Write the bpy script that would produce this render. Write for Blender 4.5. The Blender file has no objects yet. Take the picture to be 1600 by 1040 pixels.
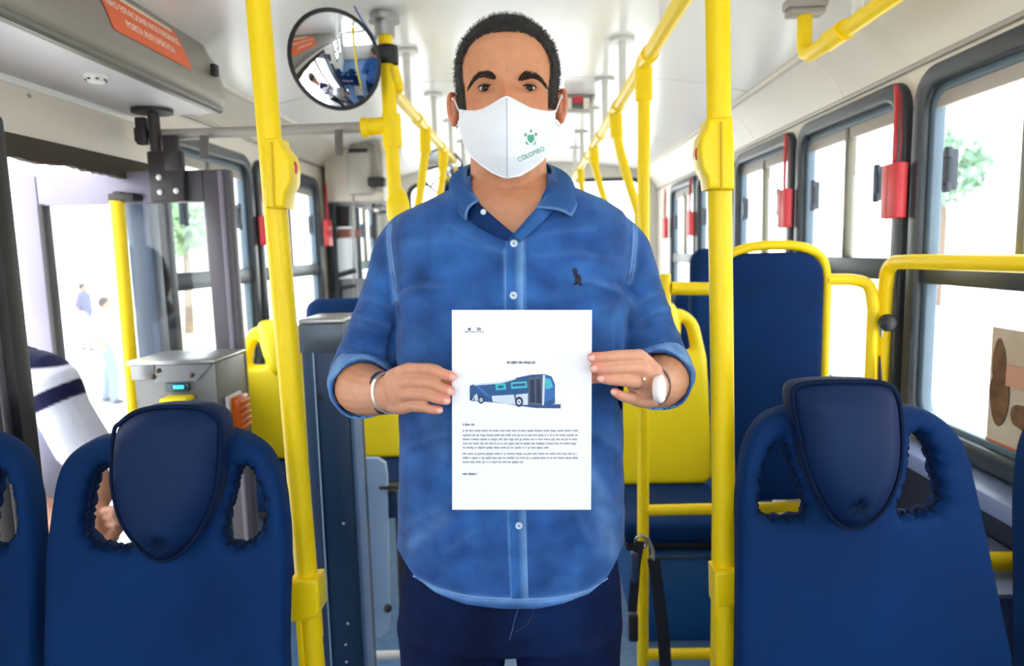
import bpy, bmesh, math, random
import numpy as np
from mathutils import Vector, Matrix, noise
from mathutils.bvhtree import BVHTree
random.seed(7); np.random.seed(7)
S = bpy.context.scene
COL = S.collection

# ---------------------------------------------------------------- camera
F = 1067.0; CAM = np.array([0.0, 0.0, 1.38]); ROLL = 0.025
_v = np.array([829-800, 520-390, -F]); _v /= np.linalg.norm(_v)
_w = np.array([-math.sin(ROLL), math.cos(ROLL), 0.0]); _w[2] = -(_w[:2] @ _v[:2])/_v[2]; _w /= np.linalg.norm(_w)
RC = np.array([np.cross(_v, _w), _v, _w])          # camera -> world
cd = bpy.data.cameras.new('camera'); cam = bpy.data.objects.new('camera', cd); COL.objects.link(cam)
cd.sensor_width = 36; cd.lens = F/1600*36; cd.clip_start = .02; cd.clip_end = 300
M4 = Matrix.Identity(4)
for i in range(3):
    for j in range(3): M4[i][j] = RC[i][j]
    M4[i][3] = CAM[i]
cam.matrix_world = M4
cd.dof.use_dof = True; cd.dof.focus_distance = 1.06; cd.dof.aperture_fstop = 4.0
S.camera = cam

# ---------------------------------------------------------------- world, light, exposure
wd = bpy.data.worlds.new('sky'); S.world = wd; wd.use_nodes = True
bg = wd.node_tree.nodes['Background']; bg.inputs[0].default_value = (.95, .98, 1.0, 1); bg.inputs[1].default_value = 2.6
sl = bpy.data.lights.new('sun', 'SUN'); sl.energy = 3.0; sl.angle = math.radians(3); sl.color = (1, .97, .92)
sun = bpy.data.objects.new('sun', sl); COL.objects.link(sun); sun.rotation_euler = (math.radians(-12), math.radians(8), 0)
S.view_settings.view_transform = 'Standard'; S.view_settings.look = 'None'
S.view_settings.exposure = 1.1; S.view_settings.gamma = 1.0
try: S.view_settings.use_curve_mapping = False
except Exception: pass

# ---------------------------------------------------------------- picture-measured points (world coordinates)
def ray(px, py): return RC @ np.array([px-800.0, 520.0-py, -F])
def _pl(px, py, ax, val):
    d = ray(px, py); return CAM + d*((val-CAM[ax])/d[ax])
def Q(px, py, Y): return _pl(px, py, 1, Y)
def QX(px, py, X): return _pl(px, py, 0, X)
def QZ(px, py, Z): return _pl(px, py, 2, Z)
def proj(V):
    c = (np.asarray(V)-CAM) @ RC
    return np.stack([800-F*c[..., 0]/c[..., 2], 520+F*c[..., 1]/c[..., 2]], -1)

# ---------------------------------------------------------------- materials
def lin(c):
    c = [x/255.0 for x in c]
    return tuple(x/12.92 if x <= .04045 else ((x+.055)/1.055)**2.4 for x in c) + (1.0,)
MATS = {}
def mat(name, rgb, rough=.5, metal=0.0, var=.0, vscale=8.0, rgb2=None, bump=0.0, bscale=200.0, spec=.5, coat=0.0, sss=0.0, emit=0.0, sheen=0.0):
    if name in MATS: return MATS[name]
    m = bpy.data.materials.new(name); m.use_nodes = True; MATS[name] = m
    nt = m.node_tree; N = nt.nodes; L = nt.links; b = N['Principled BSDF']
    c1 = lin(rgb)
    b.inputs['Base Color'].default_value = c1
    b.inputs['Roughness'].default_value = rough; b.inputs['Metallic'].default_value = metal
    b.inputs['Specular IOR Level'].default_value = spec
    b.inputs['Coat Weight'].default_value = coat; b.inputs['Coat Roughness'].default_value = .08
    if sheen: b.inputs['Sheen Weight'].default_value = sheen
    if sss:
        b.inputs['Subsurface Weight'].default_value = sss; b.inputs['Subsurface Radius'].default_value = (.012, .005, .003); b.inputs['Subsurface Scale'].default_value = .5
    if emit:
        b.inputs['Emission Color'].default_value = c1; b.inputs['Emission Strength'].default_value = emit
    tc = N.new('ShaderNodeTexCoord')
    if var or rgb2:
        n = N.new('ShaderNodeTexNoise'); n.inputs['Scale'].default_value = vscale; n.inputs['Detail'].default_value = 5
        L.new(tc.outputs['Object'], n.inputs['Vector'])
        mx = N.new('ShaderNodeMix'); mx.data_type = 'RGBA'
        c2 = lin(rgb2) if rgb2 else tuple(max(0, x*(1-var)) for x in c1[:3])+(1,)
        mx.inputs[6].default_value = c1; mx.inputs[7].default_value = c2
        rp = N.new('ShaderNodeValToRGB'); rp.color_ramp.elements[0].position = .35; rp.color_ramp.elements[1].position = .68
        L.new(n.outputs['Fac'], rp.inputs[0]); L.new(rp.outputs[0], mx.inputs[0]); L.new(mx.outputs[2], b.inputs['Base Color'])
    if bump:
        n2 = N.new('ShaderNodeTexNoise'); n2.inputs['Scale'].default_value = bscale; n2.inputs['Detail'].default_value = 3
        L.new(tc.outputs['Object'], n2.inputs['Vector'])
        bp = N.new('ShaderNodeBump'); bp.inputs['Strength'].default_value = bump; bp.inputs['Distance'].default_value = .002
        L.new(n2.outputs['Fac'], bp.inputs['Height']); L.new(bp.outputs[0], b.inputs['Normal'])
    return m
def attr_mat(name, rough, sss=0.0, bump=0.0, bscale=400, spec=.4, var=0.0, vscale=30, sheen=0):
    m = mat(name, (128, 128, 128), rough, bump=bump, bscale=bscale, spec=spec, sss=sss, sheen=sheen)
    nt = m.node_tree; a = nt.nodes.new('ShaderNodeAttribute'); a.attribute_name = 'tint'
    b = nt.nodes['Principled BSDF']
    if var:
        n = nt.nodes.new('ShaderNodeTexNoise'); n.inputs['Scale'].default_value = vscale; n.inputs['Detail'].default_value = 6
        tc = nt.nodes.new('ShaderNodeTexCoord'); nt.links.new(tc.outputs['Object'], n.inputs['Vector'])
        mr = nt.nodes.new('ShaderNodeMapRange'); mr.inputs[1].default_value = .3; mr.inputs[2].default_value = .7
        mr.inputs[3].default_value = 1-var; mr.inputs[4].default_value = 1+var
        nt.links.new(n.outputs['Fac'], mr.inputs[0])
        mx = nt.nodes.new('ShaderNodeMix'); mx.data_type = 'RGBA'; mx.blend_type = 'MULTIPLY'; mx.inputs[0].default_value = 1
        nt.links.new(a.outputs['Color'], mx.inputs[6]); nt.links.new(mr.outputs[0], mx.inputs[7]); nt.links.new(mx.outputs[2], b.inputs['Base Color'])
    else: nt.links.new(a.outputs['Color'], b.inputs['Base Color'])
    return m
def glass_mat(name, tint=(1, 1, 1), ior=1.35):
    m = bpy.data.materials.new(name); m.use_nodes = True; MATS[name] = m
    nt = m.node_tree; N = nt.nodes
    for n in list(N):
        if n.type == 'BSDF_PRINCIPLED': N.remove(n)
    t = N.new('ShaderNodeBsdfTransparent'); t.inputs[0].default_value = (*tint, 1)
    g = N.new('ShaderNodeBsdfGlossy'); g.inputs['Roughness'].default_value = .03
    lw = N.new('ShaderNodeLayerWeight'); lw.inputs[0].default_value = .5
    pw = N.new('ShaderNodeMath'); pw.operation = 'POWER'; pw.inputs[1].default_value = 4.0; nt.links.new(lw.outputs['Facing'], pw.inputs[0])
    f = N.new('ShaderNodeMath'); f.operation = 'MULTIPLY_ADD'; f.inputs[1].default_value = .3; f.inputs[2].default_value = .03; nt.links.new(pw.outputs[0], f.inputs[0])
    mx = N.new('ShaderNodeMixShader'); o = N['Material Output']
    nt.links.new(f.outputs[0], mx.inputs[0]); nt.links.new(t.outputs[0], mx.inputs[1]); nt.links.new(g.outputs[0], mx.inputs[2]); nt.links.new(mx.outputs[0], o.inputs[0])
    return m
YEL = mat('yellow_paint', (255, 218, 0), .45, coat=.12, spec=.35, var=.02, vscale=5)
YPL = mat('yellow_plastic', (255, 226, 0), .45, var=.05, vscale=6)
BLU = mat('blue_upholstery', (4, 46, 98), .75, spec=.15, rgb2=(3, 38, 84), vscale=5, bump=.25, bscale=700)
BLU2 = mat('blue_headrest_vinyl', (8, 36, 78), .6, spec=.2, rgb2=(6, 30, 70), vscale=5, bump=.2, bscale=900)
BLUSEAM = mat('dark_blue_seam', (5, 24, 56), .8, spec=.15, bump=.3)
CEIL = mat('ceiling_laminate', (248, 248, 247), .2, spec=.5, var=.02, vscale=2)
BEIGE = mat('beige_panel', (236, 229, 218), .4, var=.04, vscale=3)
CREAM = mat('cream_cover', (226, 217, 205), .45, var=.04, vscale=3)
GREYC = mat('grey_cover', (142, 135, 126), .38, var=.06, vscale=6)
LILAC = mat('pale_underside', (214, 211, 216), .4)
BLK = mat('black_rubber', (34, 34, 38), .55, var=.1)
DKF = mat('dark_window_frame', (52, 60, 70), .35, var=.12, vscale=6)
ALU = mat('door_aluminium', (132, 128, 146), .38, metal=.25, var=.12, vscale=4)
ALUD = mat('dark_door_frame', (84, 80, 88), .4, metal=.2, var=.12, vscale=4)
STEEL = mat('stainless_steel', (176, 176, 176), .3, metal=.85, var=.12, vscale=10)
STEELB = mat('blue_grey_steel', (22, 54, 88), .4, metal=.1, var=.08, vscale=4)
GREYP = mat('grey_tube', (168, 162, 154), .35)
LGREY = mat('light_tube', (222, 220, 216), .3)
PALEB = mat('pale_blue_panel', (164, 190, 226), .4)
LAV = mat('lavender_panel', (118, 134, 176), .45)
RED = mat('red_plastic', (214, 52, 62), .4)
ORG = mat('orange_sticker', (232, 108, 60), .5)
ORL = mat('orange_lens', (236, 104, 20), .2)
WHT = mat('white_plastic', (236, 234, 230), .4)
PRINTW = mat('white_print', (246, 236, 226), .5)
FLOORM = mat('vinyl_floor', (92, 128, 170), .5, rgb2=(78, 110, 150), vscale=30)
GLASS = glass_mat('window_glass', (.96, .98, .98), 1.3)
GLASSD = glass_mat('door_glass', (.93, .95, .96), 1.35)
MIRR = mat('mirror_glass', (235, 238, 242), .02, metal=1.0)
DKM = mat('dark_metal', (52, 48, 50), .45, metal=.3)

# ---------------------------------------------------------------- mesh helpers: every shape is (V, F)
def arr(V): return np.array([tuple(v) for v in V], float)
def join(*ps):
    V, Fs, o = [], [], 0
    for v, f in ps:
        V.append(np.asarray(v, float)); Fs += [tuple(i+o for i in q) for q in f]; o += len(v)
    return np.concatenate(V), Fs
def obj(name, vf, m, parent=None, smooth=True, angle=40):
    V, Fs = vf
    me = bpy.data.meshes.new(name); me.from_pydata([tuple(map(float, v)) for v in V], [], [tuple(map(int, f)) for f in Fs]); me.update()
    return link(name, me, m, parent, smooth, angle)
def link(name, me, m, parent=None, smooth=True, angle=40):
    if m is not None and not me.materials: me.materials.append(m)
    if smooth:
        me.polygons.foreach_set('use_smooth', [True]*len(me.polygons))
        if angle: me.set_sharp_from_angle(angle=math.radians(angle))
    o = bpy.data.objects.new(name, me); COL.objects.link(o)
    if parent is not None: attach(o, parent)
    return o
def attach(o, parent):
    o.parent = parent
    if parent.type == 'EMPTY': o.matrix_parent_inverse = Matrix.Translation(-parent.location)
def tag(o, label, cat, group=None):
    o['label'] = label; o['category'] = cat
    if group: o['group'] = group
    return o
def thing(name, label, cat, loc=(0, 0, 0), group=None):
    o = bpy.data.objects.new(name, None); COL.objects.link(o); o.location = Vector(tuple(map(float, loc))); o.empty_display_size = .05
    return tag(o, label, cat, group)
def struct(o): o['kind'] = 'structure'; return o
def sgroup(name, loc=(0, 0, 0)):
    o = bpy.data.objects.new(name, None); COL.objects.link(o); o.location = loc; o['kind'] = 'structure'; return o
def copy_tree(o, off, label):
    c = o.copy(); COL.objects.link(c); c.location = o.location + Vector(off); c['label'] = label
    for ch in o.children:
        d = ch.copy(); COL.objects.link(d); d.parent = c; d.matrix_parent_inverse = ch.matrix_parent_inverse.copy()
        for g in ch.children:
            e = g.copy(); COL.objects.link(e); e.parent = d; e.matrix_parent_inverse = g.matrix_parent_inverse.copy()
    return c
def smoothp(P, n=6, closed=False):
    P = arr(P); k = len(P); out = []
    rng = range(k if closed else k-1)
    for i in rng:
        if closed: a, b, c, d = P[(i-1) % k], P[i], P[(i+1) % k], P[(i+2) % k]
        else: a, b, c, d = P[max(i-1, 0)], P[i], P[i+1], P[min(i+2, k-1)]
        for j in range(n):
            t = j/n
            out.append(.5*((2*b)+(-a+c)*t+(2*a-5*b+4*c-d)*t*t+(-a+3*b-3*c+d)*t**3))
    if not closed: out.append(P[-1])
    return np.array(out)
def tube(P, r, seg=12, caps=True, closed=False, flat=1.0, up=None):
    P = arr(P); n = len(P); r = np.full(n, r) if np.isscalar(r) else np.asarray(r, float)
    if closed: T = np.roll(P, -1, 0)-np.roll(P, 1, 0)
    else: T = np.gradient(P, axis=0)
    T /= np.linalg.norm(T, axis=1)[:, None]+1e-12
    u = np.array(up if up is not None else ((0, 0, 1) if abs(T[0][2]) < .9 else (1, 0, 0)), float)
    rings = []
    for i in range(n):
        u = u-T[i]*(u @ T[i]); u /= np.linalg.norm(u)+1e-12
        w = np.cross(T[i], u)
        a = np.arange(seg)*2*math.pi/seg
        rings.append(P[i]+r[i]*(np.cos(a)[:, None]*u*flat+np.sin(a)[:, None]*w))
    V = np.concatenate(rings); Fs = []
    for i in range(n if closed else n-1):
        A, B = i*seg, ((i+1) % n)*seg
        for j in range(seg): Fs.append((A+j, A+(j+1) % seg, B+(j+1) % seg, B+j))
    if not closed and caps:
        Fs.append(tuple(range(seg))[::-1]); Fs.append(tuple((n-1)*seg+j for j in range(seg)))
    return V, Fs
def limb(P, R, seg=16, n=5):
    """closed smooth limb with round ends"""
    P = arr(P); k = np.arange(len(P)); pp = smoothp(P, n); rr = np.interp(np.linspace(0, len(P)-1, len(pp)), k, R)
    d0 = pp[0]-pp[1]; d0 /= np.linalg.norm(d0); d1 = pp[-1]-pp[-2]; d1 /= np.linalg.norm(d1)
    a = np.array([.95, .8, .5])
    pre = [pp[0]+d0*rr[0]*x for x in a]; prer = [rr[0]*math.sqrt(1-x*x) for x in a]
    post = [pp[-1]+d1*rr[-1]*x for x in a[::-1]]; postr = [rr[-1]*math.sqrt(1-x*x) for x in a[::-1]]
    return tube(np.array(pre+list(pp)+post), np.array(prer+list(rr)+postr), seg)
def loft(rings, closed_ends=True):
    m = len(rings[0]); V = np.concatenate([np.asarray(r, float) for r in rings]); Fs = []
    for i in range(len(rings)-1):
        for j in range(m): Fs.append((i*m+j, i*m+(j+1) % m, (i+1)*m+(j+1) % m, (i+1)*m+j))
    if closed_ends:
        Fs.append(tuple(range(m))[::-1]); Fs.append(tuple((len(rings)-1)*m+j for j in range(m)))
    return V, Fs
def ell(c, r, rot=None, seg=20, rg=12):
    V = []; Fs = []
    for i in range(rg+1):
        t = math.pi*i/rg
        for j in range(seg):
            p = 2*math.pi*j/seg; V.append((r[0]*math.sin(t)*math.cos(p), r[1]*math.sin(t)*math.sin(p), r[2]*math.cos(t)))
    for i in range(rg):
        for j in range(seg): Fs.append((i*seg+j, (i+1)*seg+j, (i+1)*seg+(j+1) % seg, i*seg+(j+1) % seg))
    V = np.array(V)
    if rot is not None: V = V @ np.array(rot.to_matrix() if hasattr(rot, 'to_matrix') else rot).T
    return V+np.asarray(c, float), Fs
def box(lo, hi, bev=0.0, seg=2):
    lo, hi = np.asarray(lo, float), np.asarray(hi, float); lo, hi2 = np.minimum(lo, hi), np.maximum(lo, hi)
    bm = bmesh.new(); bmesh.ops.create_cube(bm, size=1)
    c = (np.asarray(lo)+np.asarray(hi2))/2; s = np.asarray(hi2, float)-np.asarray(lo, float)
    for v in bm.verts: v.co = Vector((v.co.x*s[0]+c[0], v.co.y*s[1]+c[1], v.co.z*s[2]+c[2]))
    if bev: bmesh.ops.bevel(bm, geom=bm.edges[:], offset=bev, segments=seg, profile=.5, affect='EDGES')
    V = arr([v.co for v in bm.verts]); bm.verts.index_update(); Fs = [tuple(v.index for v in f.verts) for f in bm.faces]; bm.free()
    return V, Fs
def mesh_vf(me): 
    V = np.empty(len(me.vertices)*3); me.vertices.foreach_get('co', V)
    return V.reshape(-1, 3), [tuple(p.vertices) for p in me.polygons]
def plate(outer, holes=(), thick=.01, bev=0.0, res=2):
    """filled flat outline (u,v) with holes, extruded along w"""
    cu = bpy.data.curves.new('t', 'CURVE'); cu.dimensions = '2D'; cu.fill_mode = 'BOTH'
    for P in [outer]+list(holes):
        sp = cu.splines.new('POLY'); sp.points.add(len(P)-1); sp.use_cyclic_u = True
        for i, p in enumerate(P): sp.points[i].co = (p[0], p[1], 0, 1)
    cu.extrude = max(thick/2-bev, 1e-5); cu.bevel_depth = bev; cu.bevel_resolution = res; cu.offset = -bev
    o = bpy.data.objects.new('t', cu); me = bpy.data.meshes.new_from_object(o); vf = mesh_vf(me)
    bpy.data.objects.remove(o); bpy.data.curves.remove(cu); bpy.data.meshes.remove(me)
    return vf
def weld(vf, d=1e-5):
    bm = bmesh.new(); vs = [bm.verts.new(tuple(v)) for v in vf[0]]
    for f in vf[1]:
        try: bm.faces.new([vs[i] for i in f])
        except ValueError: pass
    bmesh.ops.remove_doubles(bm, verts=bm.verts, dist=d)
    bm.verts.index_update(); V = arr([v.co for v in bm.verts]); Fs = [tuple(v.index for v in f.verts) for f in bm.faces]; bm.free()
    return V, Fs
def text_vf(s, size, thick=.0005):
    cu = bpy.data.curves.new('t', 'FONT'); cu.body = s; cu.size = size; cu.align_x = 'CENTER'; cu.align_y = 'CENTER'; cu.extrude = thick; cu.resolution_u = 3
    o = bpy.data.objects.new('t', cu); me = bpy.data.meshes.new_from_object(o); vf = mesh_vf(me)
    bpy.data.objects.remove(o); bpy.data.curves.remove(cu); bpy.data.meshes.remove(me)
    return vf
def rrect(u0, v0, u1, v1, r, n=5):
    P = []
    for cx, cy, a0 in ((u1-r, v1-r, 0), (u0+r, v1-r, 90), (u0+r, v0+r, 180), (u1-r, v0+r, 270)):
        for k in range(n+1):
            a = math.radians(a0+90*k/n); P.append((cx+r*math.cos(a), cy+r*math.sin(a)))
    return P
def basis(vf, o, u, v, w):
    V = np.asarray(vf[0]); return np.asarray(o)+V[:, :1]*np.asarray(u)+V[:, 1:2]*np.asarray(v)+V[:, 2:3]*np.asarray(w), vf[1]
def remesh(vf, vox, smooth=6, fac=.5):
    vf = weld(vf)
    me = bpy.data.meshes.new('tmp'); me.from_pydata([tuple(v) for v in vf[0]], [], vf[1]); me.update()
    o = bpy.data.objects.new('tmp', me); COL.objects.link(o)
    r = o.modifiers.new('r', 'REMESH'); r.mode = 'VOXEL'; r.voxel_size = vox
    if smooth:
        s = o.modifiers.new('s', 'SMOOTH'); s.factor = fac; s.iterations = smooth
    dg = bpy.context.evaluated_depsgraph_get()
    m2 = bpy.data.meshes.new_from_object(o.evaluated_get(dg)); out = mesh_vf(m2)
    bpy.data.objects.remove(o); bpy.data.meshes.remove(me); bpy.data.meshes.remove(m2)
    return out
def normals(vf):
    V = np.asarray(vf[0]); Fq = np.array([f if len(f) == 4 else (f[0], f[1], f[2], f[2]) for f in vf[1] if len(f) in (3, 4)])
    n = np.cross(V[Fq[:, 2]]-V[Fq[:, 0]], V[Fq[:, 3]]-V[Fq[:, 1]]); tri = Fq[:, 2] == Fq[:, 3]
    if tri.any(): n[tri] = np.cross(V[Fq[tri, 1]]-V[Fq[tri, 0]], V[Fq[tri, 2]]-V[Fq[tri, 0]])
    N = np.zeros_like(V)
    for k in range(4): np.add.at(N, Fq[:, k], n)
    return N/(np.linalg.norm(N, axis=1)[:, None]+1e-12)
def tint(o, C):
    a = o.data.color_attributes.new('tint', 'FLOAT_COLOR', 'POINT'); C = np.c_[C, np.ones(len(C))]
    a.data.foreach_set('color', C.astype(np.float32).ravel())
def nz(V, s, off=0.0): return np.array([noise.noise(Vector((v[0]*s+off, v[1]*s, v[2]*s))) for v in V])
def seg_dist(p, P):
    """distance of 2D points to polyline and position along it (0..1)"""
    P = np.asarray(P, float); best = np.full(len(p), 1e9); pos = np.zeros(len(p)); L = np.r_[0, np.cumsum(np.linalg.norm(np.diff(P, axis=0), axis=1))]
    for i in range(len(P)-1):
        d = P[i+1]-P[i]; t = np.clip(((p-P[i]) @ d)/(d @ d), 0, 1); q = np.linalg.norm(p-(P[i]+t[:, None]*d), axis=1)
        k = q < best; best[k] = q[k]; pos[k] = ((L[i]+t*np.linalg.norm(d))/L[-1])[k]
    return best, pos
def inpoly(p, P):
    P = np.asarray(P, float); x, y = p[:, 0], p[:, 1]; c = np.zeros(len(p), bool); j = len(P)-1
    for i in range(len(P)):
        k = ((P[i, 1] > y) != (P[j, 1] > y)) & (x < (P[j, 0]-P[i, 0])*(y-P[i, 1])/(P[j, 1]-P[i, 1]+1e-12)+P[i, 0]); c ^= k; j = i
    return c
EX, EY, EZ = np.eye(3)

# ================================================================ THE BUS SHELL
XR, XL = 1.05, -1.25; Y0, Y1 = -1.7, 5.75
ZC = 2.085
struct(obj('floor', basis(plate([(XL, Y0), (XR, Y0), (XR, Y1), (XL, Y1), (XL, 2.24), (-.97, 2.24), (-.97, 1.0), (XL, 1.0)], (), .06), (0, 0, -.03), EX, EY, EZ), FLOORM, smooth=False))
struct(obj('step_well', join(box((-2.0, 1.0, -.36), (-.97, 2.24, -.30)), box((-.975, 1.0, -.3), (-.95, 2.24, -.061))), mat('step_rubber', (110, 112, 120), .7), smooth=False))
# ceiling: slightly domed sheets with recessed seams between them
seams = [Y0, .25, 1.6, 2.93, 4.25, Y1]
ceil = sgroup('ceiling')
for a, b in zip(seams[:-1], seams[1:]):
    xs = np.linspace(-1.10, .92, 15); zz = ZC - .085*np.abs((xs+.09)/1.01)**3.0
    rings = []
    for y in (a+.004, b-.004):
        rings.append(np.array([(x, y, z) for x, z in zip(xs, zz)]+[(x, y, z+.02) for x, z in zip(xs[::-1], zz[::-1])]))
    obj('ceiling_panel', loft(rings), CEIL, ceil, angle=30)
obj('seam_backing', box((-1.12, Y0, ZC+.02), (.94, Y1, ZC+.05)), GREYP, ceil, smooth=False)
for y in seams[1:-1]:
    xs = np.linspace(-1.10, .92, 15); zz = ZC-.085*np.abs((xs+.09)/1.01)**3.0+.006
    obj('seam_strip', tube([(x, y, z) for x, z in zip(xs, zz)], .006, 6), GREYP, ceil)
# sloping cove panels on both sides, split by joints
def cove(name, x0, z0, x1, z1, joints, m):
    g = sgroup(name)
    d = np.array([x1-x0, z1-z0]); n = np.array([-d[1], d[0]]); n /= np.linalg.norm(n); n *= np.sign(n[1]) or 1
    for a, b in zip(joints[:-1], joints[1:]):
        pts = []
        for t in np.linspace(0, 1, 7):
            bul = -.012*math.sin(math.pi*t)
            pts.append((x0+d[0]*t-n[0]*bul, z0+d[1]*t-n[1]*bul))
        rings = [np.array([(p[0], y, p[1]) for p in pts]+[(p[0]+n[0]*.02, y, p[1]+n[1]*.02) for p in pts[::-1]]) for y in (a+.003, b-.003)]
        obj('cove_panel', loft(rings), m, g, angle=30)
    obj('cove_ledge', tube([(x1, joints[0], z1), (x1, joints[-1], z1)], .014, 8), CREAM, g)
    obj('cove_lip', tube([(x0, joints[0], z0), (x0, joints[-1], z0)], .009, 8), GREYP, g)
    return g
cove('trim_1', 1.045, 1.845, .915, 1.995, [Y0, 0.2, 1.42, 2.35, 3.25, 4.15, Y1], BEIGE)
cove('trim_2', -1.245, 1.90, -1.10, 2.0, [Y0, 1.0, 2.2, 3.3, 4.4, Y1], BEIGE)

def frame_map(side):
    X = XR if side > 0 else XL
    return lambda vf: basis(vf, (X, 0, 0), EY, EZ, EX)
# walls with rounded openings
WR = [(-1.45, -.62), (-.54, .24), (.32, 1.04), (1.12, 1.89), (1.97, 2.70), (2.78, 3.51), (3.59, 4.30), (4.38, 5.10)]
ZS, ZM, ZT = .87, 1.30, 1.80
holes = [rrect(a, ZS, b, ZT, .075) for a, b in WR]
struct(obj('wall_right', basis(plate([(Y0, -.05), (Y1, -.05), (Y1, 1.87), (Y0, 1.87)], holes, .05), (XR+.025, 0, 0), EY, EZ, EX), BEIGE, smooth=False))
WL = [(-1.45, -.62), (-.54, .18), (2.32, 3.05), (3.13, 4.02), (4.95, 5.5)]
holes = [rrect(a, ZS, b, ZT, .075) for a, b in WL]
door_hole = [(1.02, -.295), (2.22, -.295), (2.22, 1.665), (1.02, 1.665)]
struct(obj('wall_left', basis(plate([(Y0, -.4), (Y1, -.4), (Y1, 1.92), (Y0, 1.92)], holes+[door_hole], .05), (XL-.025, 0, 0), EY, EZ, EX), BEIGE, smooth=False))
def window(n, side, a, b, shade=True):
    X = XR if side > 0 else XL; o = side
    root = sgroup('window_%d' % n, (X, (a+b)/2, ZS))
    mp = lambda vf, off=0: basis(vf, (X+o*off, 0, 0), EY, EZ, EX)
    obj('frame', mp(weld(plate(rrect(a-.022, ZS-.022, b+.022, ZT+.022, .09), [rrect(a+.03, ZS+.03, b-.03, ZT-.03, .06)], .05, .012)), .0), DKF, root, angle=50)
    obj('inner_liner', mp(weld(plate(rrect(a+.025, ZS+.025, b-.025, ZT-.025, .06), [rrect(a+.048, ZS+.045, b-.048, ZT-.05, .045)], .03, .004)), .012), mat('liner_blue', (92, 112, 130), .4), root, angle=50)
    obj('valance', box((X+o*.0, a+.05, ZT-.085), (X+o*.02, b-.05, ZT-.045), .003), mat('valance_grey', (170, 162, 156), .5), root)
    obj('mid_rail', box((X-o*.012, a+.02, ZM-.035), (X+o*.03, b-.02, ZM+.03), .006), DKF, root)
    obj('pane', box((X+o*.018, a+.03, ZS+.03), (X+o*.021, b-.03, ZM-.03)), GLASS, root, smooth=False)
    c = (a+b)/2
    for s in (-1, 1):
        lo, hi = (a+.03, c+.01) if s < 0 else (c-.01, b-.03)
        pn = obj('sliding_pane', box((X+o*(.012+.006*s), lo, ZM+.03), (X+o*(.015+.006*s), hi, ZT-.05)), GLASS, root, smooth=False)
        hy = a+.13 if s < 0 else b-.14
        vf = join(box((X-o*.02, hy-.006, ZM+.20), (X+o*.006, hy+.020, ZM+.30), .004), box((X-o*.026, hy-.012, ZM+.195), (X-o*.012, hy+.006, ZM+.22), .003), box((X-o*.026, hy-.012, ZM+.28), (X-o*.012, hy+.006, ZM+.305), .003))
        obj('handle', vf, mat('handle_dark', (48, 58, 74), .4), pn)
    obj('sash_bar', box((X-o*.004, c-.012, ZM+.03), (X+o*.026, c+.012, ZT-.05), .003), mat('sash_metal', (108, 104, 88), .35), root)
k = 0
for a, b in WR: k += 1; window(k, 1, a, b)
for a, b in WL: k += 1; window(k, -1, a, b)
# wall sill ledges and lower wall lining
struct(obj('trim_3', box((XR-.10, Y0, .80), (XR, Y1, .845), .012), LAV))
struct(obj('trim_4', box((XR-.022, Y0, 0), (XR-.001, Y1, .80)), mat('dark_blue_lining', (26, 38, 66), .6), smooth=False))
struct(obj('trim_5', box((XL+.001, 2.3, 0), (XL+.022, Y1, .80)), mat('grey_blue_lining', (120, 132, 158), .6), smooth=False))
# rear wall with wide window
rw = plate([(XL, -.05), (XR, -.05), (XR, 2.12), (XL, 2.12)], [rrect(-1.0, .95, .93, 1.93, .1)], .05)
struct(obj('wall_rear', basis(rw, (0, Y1+.02, 0), EX, EZ, EY), BEIGE, smooth=False))
g = sgroup('window_%d' % (k+1), (-.1, Y1, .95))
obj('frame', basis(weld(plate(rrect(-1.02, .93, .95, 1.95, .11), [rrect(-.98, .97, .91, 1.92, .08)], .05, .01)), (0, Y1, 0), EX, EZ, EY), DKF, g)
obj('pane', box((-1.0, Y1+.02, .95), (.93, Y1+.024, 1.93)), GLASS, g, smooth=False)
# front end behind the camera: windscreen opening
rw = plate([(XL, -.05), (XR, -.05), (XR, 2.12), (XL, 2.12)], [rrect(-1.12, 1.08, .93, 1.98, .1)], .05)
struct(obj('wall_front', basis(rw, (0, Y0-.02, 0), EX, EZ, EY), BEIGE, smooth=False))
g = sgroup('window_%d' % (k+2), (-.1, Y0, 1.08))
obj('frame', basis(weld(plate(rrect(-1.14, 1.06, .95, 2.0, .11), [rrect(-1.1, 1.1, .91, 1.96, .08)], .05, .01)), (0, Y0, 0), EX, EZ, EY), DKF, g)
obj('pane', box((-1.12, Y0-.024, 1.08), (.93, Y0-.02, 1.98)), GLASS, g, smooth=False)
struct(obj('roof', box((XL-.05, Y0-.05, 2.14), (XR+.05, Y1+.05, 2.2)), WHT, smooth=False))
# upper left wall panel above the door with screws, and step well
p = sgroup('trim_6', (XL, 1.6, 1.67))
obj('door_head_panel', box((XL-.001, 1.0, 1.668), (XL+.014, 2.24, 1.815), .004), CREAM, p)
for y in (1.15, 1.72, 2.18):
    obj('screw', ell((XL+.016, y, 1.79), (.004, .005, .005), seg=10, rg=6), STEEL, p)
obj('panel_strip', box((XL+.0, 1.0, 1.805), (XL+.022, 2.26, 1.828), .004), WHT, p)
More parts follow.
